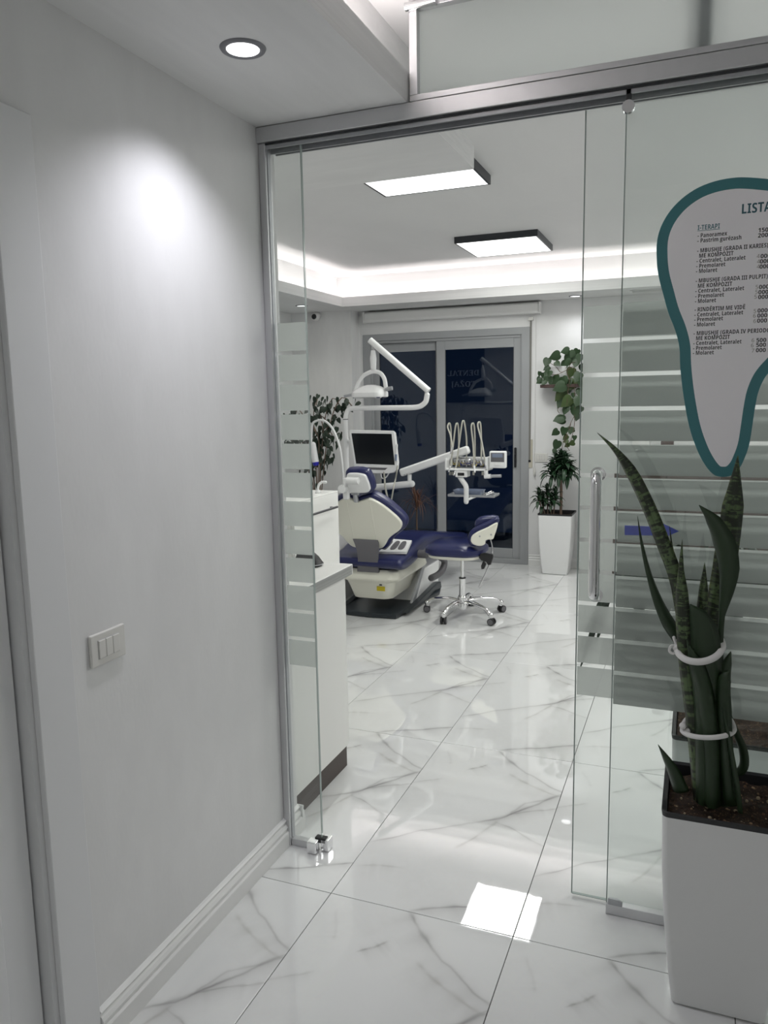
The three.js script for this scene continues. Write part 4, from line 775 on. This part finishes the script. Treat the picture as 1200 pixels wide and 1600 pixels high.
{
  const mats = [lin(.30, .20, .12), lin(.16, .09, .05), lin(.40, .32, .22), lin(.08, .05, .035)].map((c, i) => std('peb' + i, c, .9)); mats.push(M.soil, M.soil);
  for (let k = 0; k < 150; k++) { const m = new THREE.Mesh(pebbleGeo, mats[k % 6]); m.name = 'pebble'; const r = rr(.0018, .0052); m.scale.set(r * rr(.8, 1.3), r * .8, r * rr(.8, 1.3)); m.rotation.set(rnd() * 3, rnd() * 3, 0); m.position.set(rr(-.128, .128), .525 + rr(-.004, .006), rr(-.128, .128)); m.castShadow = m.receiveShadow = true; near.add(m); }
}
{
  const cz = 0, t = thing('snake_plant', 'tall banded snake plant tied with two white ribbons', 'plant', [1.175, .52, cz]);
  // leaf: pixels along its middle line from the base up, depth z, widths in metres
  const leaf = (pts, z, w, tilt = 0, fold = .18, mat = M.snakePlain) => { const line = pts.map(([u, v, dz = 0]) => at(u, v, 'z', z + dz)); part(t, 'leaf', strap(line, w, V(Math.cos(tilt), 0, Math.sin(tilt)), fold, .0045, 24), mat); };
  // long banded leaves
  leaf([[1098, 1250], [1089, 1140], [1077, 1030], [1066, 965], [1056, 905], [1036, 850], [1012, 790], [986, 738], [962, 704], [933, 676]], .035, [.032, .034, .036, .032, .036, .036, .035, .032, .015, .001], .2, .18, M.snake);
  leaf([[1112, 1250], [1109, 1120], [1110, 1010], [1120, 945], [1135, 870], [1146, 790], [1153, 712]], -.055, [.045, .05, .046, .048, .058, .052, .002], -.15, .18, M.snake);
  leaf([[1094, 1252], [1083, 1130], [1071, 1030], [1067, 970], [1065, 925], [1064, 890], [1066, 843]], .06, [.034, .036, .036, .036, .030, .014, .001], .1, .22, M.snake);
  leaf([[1118, 1250], [1110, 1120], [1099, 1020], [1096, 970], [1099, 920], [1101, 879]], .015, [.045, .05, .036, .030, .022, .001], .2, .18, M.snake);
  leaf([[1094, 1252], [1082, 1110], [1071, 1010], [1062, 925], [1053, 880], [1046, 822]], .02, [.036, .036, .030, .020, .011, .001], .4, .18, M.snake);
  // plain dark leaves and the tied clump
  leaf([[1102, 1250, .01], [1092, 1120], [1079, 1030], [1062, 998], [1046, 975], [1030, 943], [1015, 900], [1003, 850], [996, 806]], -.01, [.036, .036, .034, .036, .035, .026, .015, .008, .001], -.35);
  leaf([[1130, 1250], [1127, 1120], [1125, 1010], [1127, 962], [1133, 925], [1136, 888], [1128, 848], [1112, 814], [1092, 789]], .03, [.03, .02, .015, .017, .038, .056, .062, .044, .002], .55, .26);
  leaf([[1108, 1255], [1106, 1120], [1104, 1030], [1100, 985], [1090, 962], [1078, 944]], .065, [.05, .06, .072, .066, .045, .003], -.1, .1);
  leaf([[1124, 1258], [1121, 1140], [1128, 1060], [1136, 1035], [1142, 1018]], .045, [.044, .05, .04, .022, .002], .3);
  leaf([[1101, 1258], [1099, 1170], [1095, 1090], [1084, 1040], [1074, 1000]], .078, [.042, .042, .038, .026, .005], .1, .3);
  leaf([[1114, 1262], [1113, 1170], [1104, 1090], [1092, 1045], [1076, 1008]], .086, [.04, .042, .042, .038, .008], -.25, .3);
  leaf([[1138, 1258], [1131, 1180], [1127, 1110], [1130, 1060], [1140, 1048]], .068, [.044, .044, .046, .036, .004], .5, .3);
  leaf([[1128, 1225], [1143, 1212], [1160, 1200], [1160, 1172], [1146, 1138], [1134, 1100]], -.03, [.016, .02, .026, .028, .024, .004], .6);
  leaf([[1156, 1270], [1150, 1225], [1140, 1165], [1128, 1100]], .085, [.018, .022, .018, .005], .9);
  leaf([[1064, 1238], [1052, 1207], [1041, 1186], [1028, 1163]], .06, [.044, .036, .022, .001], .3);
  part(t, 'shoot', rod(at(1112, 1252, 'z', .085), at(1111, 1236, 'z', .085), .005, .003), M.leafPothosPale, 'pale young shoot');
  const ring = (L, Rr, mid, r, z0) => { // ribbon round the clump
    const l = at(...L, 'z', z0), q = at(...Rr, 'z', z0), m = at(...mid, 'z', z0 + .075), cx = (l.x + q.x) / 2, rx = (q.x - l.x) / 2, pts = [];
    for (let i = 0; i < 16; i++) { const a = i / 16 * 2 * Math.PI, c = Math.cos(a), s = Math.sin(a); const y = (l.y + q.y) / 2 + (q.y - l.y) / 2 * c + (s > 0 ? (m.y - (l.y + q.y) / 2) * s : .02 * -s); pts.push(V(cx + rx * c, y, z0 + .075 * s)); }
    return tube(pts, r, 90, 8, .5, true);
  };
  const r1 = solo('ribbon_tie', 'upper white ribbon with a loop tied round the snake plant', 'ribbon', ring([1058, 1012], [1129, 1008], [1092, 1034], .0085, .03), M.ribbon, 'plant ties');
  const kx = at(1057, 1012, 'z', .045), f = (n, g) => { const m = new THREE.Mesh(g, M.ribbon); m.name = n; m.castShadow = m.receiveShadow = true; r1.add(m); };
  f('loop', tube([at(1058, 1011, 'z', .045), at(1049, 1009, 'z', .05), at(1046, 1017, 'z', .05), at(1052, 1021, 'z', .05), at(1058, 1014, 'z', .047)], .0035, 30, 7));
  f('knot', new THREE.SphereGeometry(.010, 12, 8).translate(kx.x, kx.y, kx.z)); f('tail', tube([at(1058, 1010, 'z', .045), at(1054, 1000, 'z', .045), at(1053, 996, 'z', .045)], .004, 12, 7));
  const r2 = solo('ribbon_tie', 'lower white ribbon knotted round the snake plant stems', 'ribbon', ring([1066, 1140], [1147, 1139], [1118, 1154], .0065, .03), M.ribbon, 'plant ties');
  const k2 = at(1067, 1134, 'z', .06), kn = new THREE.Mesh(merge(new THREE.SphereGeometry(.009, 12, 8).translate(k2.x, k2.y, k2.z), new THREE.SphereGeometry(.007, 12, 8).translate(k2.x + .012, k2.y - .012, k2.z)), M.ribbon); kn.name = 'knot'; r2.add(kn);
}
// second planter right behind the glass, with arching straps
planter('planter', 'tall white planter standing behind the frosted glass', 1.167, -.482, .535);
{
  const t = thing('arching_plant', 'dark arching strap-leaved plant behind the frosted glass', 'plant', [1.167, .535, -.48]);
  const b = V(1.14, .54, -.46), z = -.315;
  for (const [u, v, ku, kv, w] of [[905, 1048, 945, 935, .022], [930, 1010, 955, 925, .020], [999, 1074, 1003, 900, .034], [1039, 1068, 1042, 940, .026], [1180, 960, 1190, 900, .022], [1150, 1010, 1160, 900, .03], [1100, 1060, 1110, 930, .03]]) {
    const tip = at(u, v, 'z', z), k = at(ku, kv, 'z', z - .01), mid = b.clone().lerp(k, .6); mid.y = Math.max(k.y, mid.y) + .08; mid.z -= .05;
    part(t, 'leaf', strap([b, b.clone().lerp(mid, .5).setY((b.y + mid.y) / 2 + .08), mid, k, k.clone().lerp(tip, .55), tip], [.015, .02, w, w * 1.1, w * .8, .002], V(1, 0, 0), .1, .002, 22), M.leafDark);
  }
  for (let i = 0; i < 7; i++) { const a = rr(0, 6.28), r = rr(.03, .09), h = rr(.35, .75); part(t, 'leaf', strap([b.clone(), V(b.x + Math.cos(a) * r * .5, b.y + h * .6, b.z + Math.sin(a) * r * .5), V(b.x + Math.cos(a) * r, b.y + h, b.z + Math.sin(a) * r)], [.015, .03, .002], V(1, 0, .2), .1, .002, 14), M.leafDark); }
}
// far planter with two dracaenas
planter('planter', 'tall white planter with dracaenas standing by the window wall', -.088, -4.965, .52);
const strapGeo = (() => { const v = []; for (let k = 0; k < 4; k++) { const c = [.55, .25, .9, .05][k]; v.push(strap([V(0, 0, 0), V(0, .035, .03), V(0, .05 - .02 * c, .07), V(0, .045 - .055 * c, .115), V(0, .03 - .085 * c, .145)], [.014, .036, .044, .032, .001], V(1, 0, 0), .2, .0015, 7)); } return v; })();
function rosette(t, c, n, size, mat, lo = -.25, hi = 1.35, rad = .04) {
  for (let i = 0; i < n; i++) {
    const f = i / n, el = lo + (hi - lo) * Math.pow(f, .8), m = new THREE.Mesh(strapGeo[i % 4], mat); m.name = 'leaf';
    m.rotation.order = 'YXZ'; m.rotation.set(-el, i * 2.399, 0); const s = size * rr(.8, 1.15) * (1 - .3 * f); m.scale.setScalar(s);
    m.position.set(c.x - t.position.x, c.y - t.position.y + rad * (f * 2 - 1), c.z - t.position.z); m.castShadow = m.receiveShadow = true; t.add(m);
  }
}
{
  const z = -4.96, foot = at(876, 812, 'z', z), crown = at(876, 735, 'z', z), t = thing('dracaena_tree', 'small dracaena with a bare stem and a round dark crown in the far planter', 'plant', [foot.x, .52, z]);
  part(t, 'stem', tube([V(foot.x, .52, z), V(foot.x + .002, (.52 + crown.y) / 2, z + .003), V(crown.x, crown.y, z)], .012, 20, 9), M.barkPale);
  for (const [dx, dy] of [[0, 0], [-.07, -.03], [.07, -.02], [0, .07], [-.04, .04], [.05, .05]]) rosette(t, V(crown.x + dx, crown.y + dy, z + rr(-.05, .05)), 30, .95, M.leafDark, -.7, 1.45);
}
{
  const z = -4.94, t = thing('dracaena_bush', 'low dark dracaena tuft at the left of the far planter', 'plant', [-.15, .52, z]);
  for (const [u, v] of [[848, 786], [862, 784], [855, 772], [842, 778], [868, 776]]) { const c = at(u, v, 'z', z + rr(-.03, .06)); part(t, 'stem', rod([c.x * .6 + -.15 * .4, .515, z], c, .006), M.barkPale); rosette(t, c, 28, .72, M.leafDark, -.5, 1.45); }
}
// shelf with a trailing plant
const heart = (() => {
  const s = new THREE.Shape(); s.moveTo(0, 0); s.bezierCurveTo(.12, .16, .52, .12, .5, -.28); s.bezierCurveTo(.48, -.62, .16, -.86, 0, -1.12); s.bezierCurveTo(-.16, -.86, -.48, -.62, -.5, -.28); s.bezierCurveTo(-.52, .12, -.12, .16, 0, 0);
  const g = new THREE.ShapeGeometry(s, 7), p = g.attributes.position; for (let i = 0; i < p.count; i++) { const x = p.getX(i), y = p.getY(i); p.setZ(i, -.35 * Math.abs(x) - .12 * y * y + .1 * Math.abs(x) * Math.abs(y)); } g.computeVertexNormals(); return g;
})();
{
  const z = ZF, a = at(847, 604, 'z', z + .1), t = thing('wall_shelf', 'short dark wooden wall shelf under the trailing plant', 'shelf', [a.x + .15, a.y - .02, z]);
  const x0 = a.x, x1 = a.x + .34; part(t, 'board', rb(x0, x1, a.y - .012, a.y + .016, z, z + .2, .003), M.shelfWood);
  const py = a.y + .016, pc = at(876, 590, 'z', z + .1), pt = thing('shelf_pot', 'white flower pot on the dark wall shelf', 'pot', [pc.x, py, z + .1]);
  part(pt, 'pot', lathe([[0, 0], [.062, 0], [.088, .15], [.088, .158], [.080, .158], [.072, .12], [0, .12]], pc.x, py, z + .1, 30), M.pot);
  part(pt, 'soil', new THREE.CylinderGeometry(.076, .074, .01, 24).translate(pc.x, py + .135, z + .1), M.soil);
  const v = thing('pothos', 'trailing pothos with heart-shaped leaves spilling over the wall shelf', 'plant', [pc.x, py + .135, z + .1]);
  const c7 = (x, y, d) => at(820 + x * .1125, 540 + y * .1125, 'z', z + d), o = c7(600, 330, .12);
  const vines = [[[600, 330], [590, 380], [620, 480], [600, 640], [590, 760], [575, 830]], [[600, 330], [680, 300], [695, 450], [690, 620], [700, 800], [690, 960], [640, 1070], [600, 1180], [545, 1310], [500, 1480]], [[690, 960], [690, 1080], [670, 1200], [640, 1320]], [[640, 1070], [620, 1180], [560, 1340], [620, 1460]], [[600, 330], [470, 395], [390, 405], [340, 400]], [[600, 330], [500, 370], [440, 300], [350, 240]], [[470, 860], [455, 900], [480, 940]], [[600, 330], [640, 250], [700, 230]]];
  for (const vv of vines) part(v, 'vine', tube(vv.map(([x, y], i) => c7(x, y, .21 - .01 * (i % 2))), .0025, 50, 6), M.bark);
  // leaves: x, y in the crop, size px, turn, pale?
  const L = [[320, 215, 105, 0.25, 0], [425, 255, 80, -.9, 0], [490, 180, 130, 1.2, 0], [560, 255, 120, .3, 0], [620, 100, 100, 1.3, 0], [690, 110, 90, .4, 0], [600, 170, 120, .2, 0], [670, 180, 110, -.4, 0], [720, 230, 100, .2, 0], [640, 240, 90, .8, 0], [340, 320, 80, 1.0, 0], [660, 360, 120, .3, 1], [480, 500, 150, .9, 0], [520, 480, 110, -.4, 0], [610, 510, 90, .1, 0], [690, 540, 150, .6, 1], [560, 600, 150, 1.1, 0], [540, 680, 160, .7, 1], [620, 620, 60, 0, 0], [670, 680, 60, 0, 0], [530, 780, 130, .5, 0], [650, 790, 150, .8, 1], [580, 880, 110, .3, 0], [680, 900, 130, -.2, 0], [690, 850, 110, .3, 0], [530, 1040, 120, 1.2, 0], [560, 1085, 130, 1.5, 0], [460, 1215, 95, .9, 0], [555, 1180, 100, .3, 0], [640, 1165, 90, 0, 0], [690, 1190, 60, 1.4, 0], [590, 1275, 75, .8, 1], [690, 1275, 60, 0, 0], [600, 1335, 65, 1.2, 1], [610, 1395, 60, 1.0, 1], [690, 1375, 75, 1.3, 1], [460, 1370, 120, .4, 0], [420, 1460, 60, .3, 0], [205, 385, 60, .2, 0], [215, 470, 75, .4, 0], [260, 410, 85, -.3, 0], [330, 380, 90, .5, 0], [240, 500, 80, .9, 0], [300, 460, 80, 0, 0], [340, 470, 80, -.4, 0], [350, 380, 75, .2, 0], [290, 510, 70, .7, 0], [360, 510, 60, 0, 0], [740, 90, 90, .5, 0], [780, 160, 100, .2, 0], [790, 300, 110, -.3, 0], [760, 420, 120, .4, 0], [800, 500, 110, .1, 0], [770, 640, 120, -.2, 0], [760, 760, 120, .3, 0], [780, 880, 110, .5, 0], [740, 980, 90, .2, 0]];
  for (const [x, y, s, turn, pale] of L) {
    const p = c7(x, y - s * .4, .14 + rr(0, .1)), m = new THREE.Mesh(heart, pale ? M.leafPothosPale : M.leafPothos); m.name = 'leaf'; m.scale.setScalar(s * .1125 / 163 * 1.05); m.rotation.order = 'ZXY';
    m.rotation.set(rr(-.45, .1), rr(-.5, .5), -turn); m.position.copy(p).sub(v.position); m.castShadow = m.receiveShadow = true; v.add(m);
  }
}
// weeping fig in the left corner
{
  const cx = -2.24, cz = -4.45; planter('planter', 'tall white planter of the weeping fig in the left corner', cx, cz, .52);
  const t = thing('weeping_fig', 'weeping fig with dark drooping leaves against the white wall', 'plant', [cx, .52, cz]);
  const tips = [];
  for (let k = 0; k < 13; k++) {
    const a = k * 2.4, r = rr(.10, .30), h = rr(.55, 1.16), x = cx + Math.cos(a) * r * .8 + (k % 3 ? .05 : -.05), zz = cz + Math.sin(a) * r * .8;
    const pts = [V(cx + Math.cos(a) * .015, .52, cz + Math.sin(a) * .015), V(cx + Math.cos(a) * r * .3, .52 + h * .5, cz + Math.sin(a) * r * .3), V(cx + Math.cos(a) * r * .6, .52 + h * .85, cz + Math.sin(a) * r * .6), V(x, .52 + h, zz), V(x + Math.cos(a) * .08, .52 + h * .93, zz + Math.sin(a) * .08)];
    part(t, 'branch', tube(pts, .005, 30, 6), M.barkPale); tips.push(new THREE.CatmullRomCurve3(pts));
  }
  const fl = heart.clone().scale(.75, 1, 1);
  for (let i = 0; i < 290; i++) {
    const c = tips[i % tips.length], f = .26 + .74 * Math.pow(rnd(), .8), p = c.getPoint(f), m = new THREE.Mesh(fl, M.leafFicus); m.name = 'leaf';
    m.position.set(p.x + rr(-.10, .11), p.y + rr(-.09, .03), p.z + rr(-.09, .09)).sub(t.position); m.scale.setScalar(rr(.046, .068)); m.rotation.set(rr(-.8, .3), rr(-3, 3), rr(-.7, .7)); m.castShadow = m.receiveShadow = true; t.add(m);
  }
}
// reddish dracaena in front of the window
{
  const z = -4.98, c = at(651, 792, 'z', z), t = thing('red_dracaena', 'reddish spiky dracaena standing before the dark window behind the dental chair', 'plant', [c.x, 0, z]);
  part(t, 'stem', rod([c.x, 0, z], c, .010, .008), M.bark);
  const lg = strap([V(0, 0, 0), V(0, .06, .05), V(0, .06, .12), V(0, .0, .19), V(0, -.09, .23)], [.006, .010, .009, .007, .001], V(1, 0, 0), .1, .0015, 8), ls = strap([V(0, 0, 0), V(0, .01, .10), V(0, .0, .2), V(0, -.02, .28)], [.006, .010, .008, .001], V(1, 0, 0), .1, .0015, 6);
  for (let i = 0; i < 46; i++) { const m = new THREE.Mesh(i % 3 ? lg : ls, M.leafRed); m.name = 'leaf'; m.rotation.order = 'YXZ'; m.rotation.set(-rr(-.5, 1.45), i * 2.4, 0); m.scale.setScalar(rr(.7, 1.05)); m.position.set(0, c.y + rr(-.04, .04), 0); m.castShadow = m.receiveShadow = true; t.add(m); }
  const pot = thing('flower_pot', 'dark flower pot under the reddish dracaena behind the dental chair', 'pot', [c.x, 0, z]); part(pot, 'pot', lathe([[0, 0], [.09, 0], [.12, .10], [.11, .10], [.1, .06], [0, .06]], c.x, 0, z, 24), M.greyPlastic);
}
renderer.render(scene, camera);
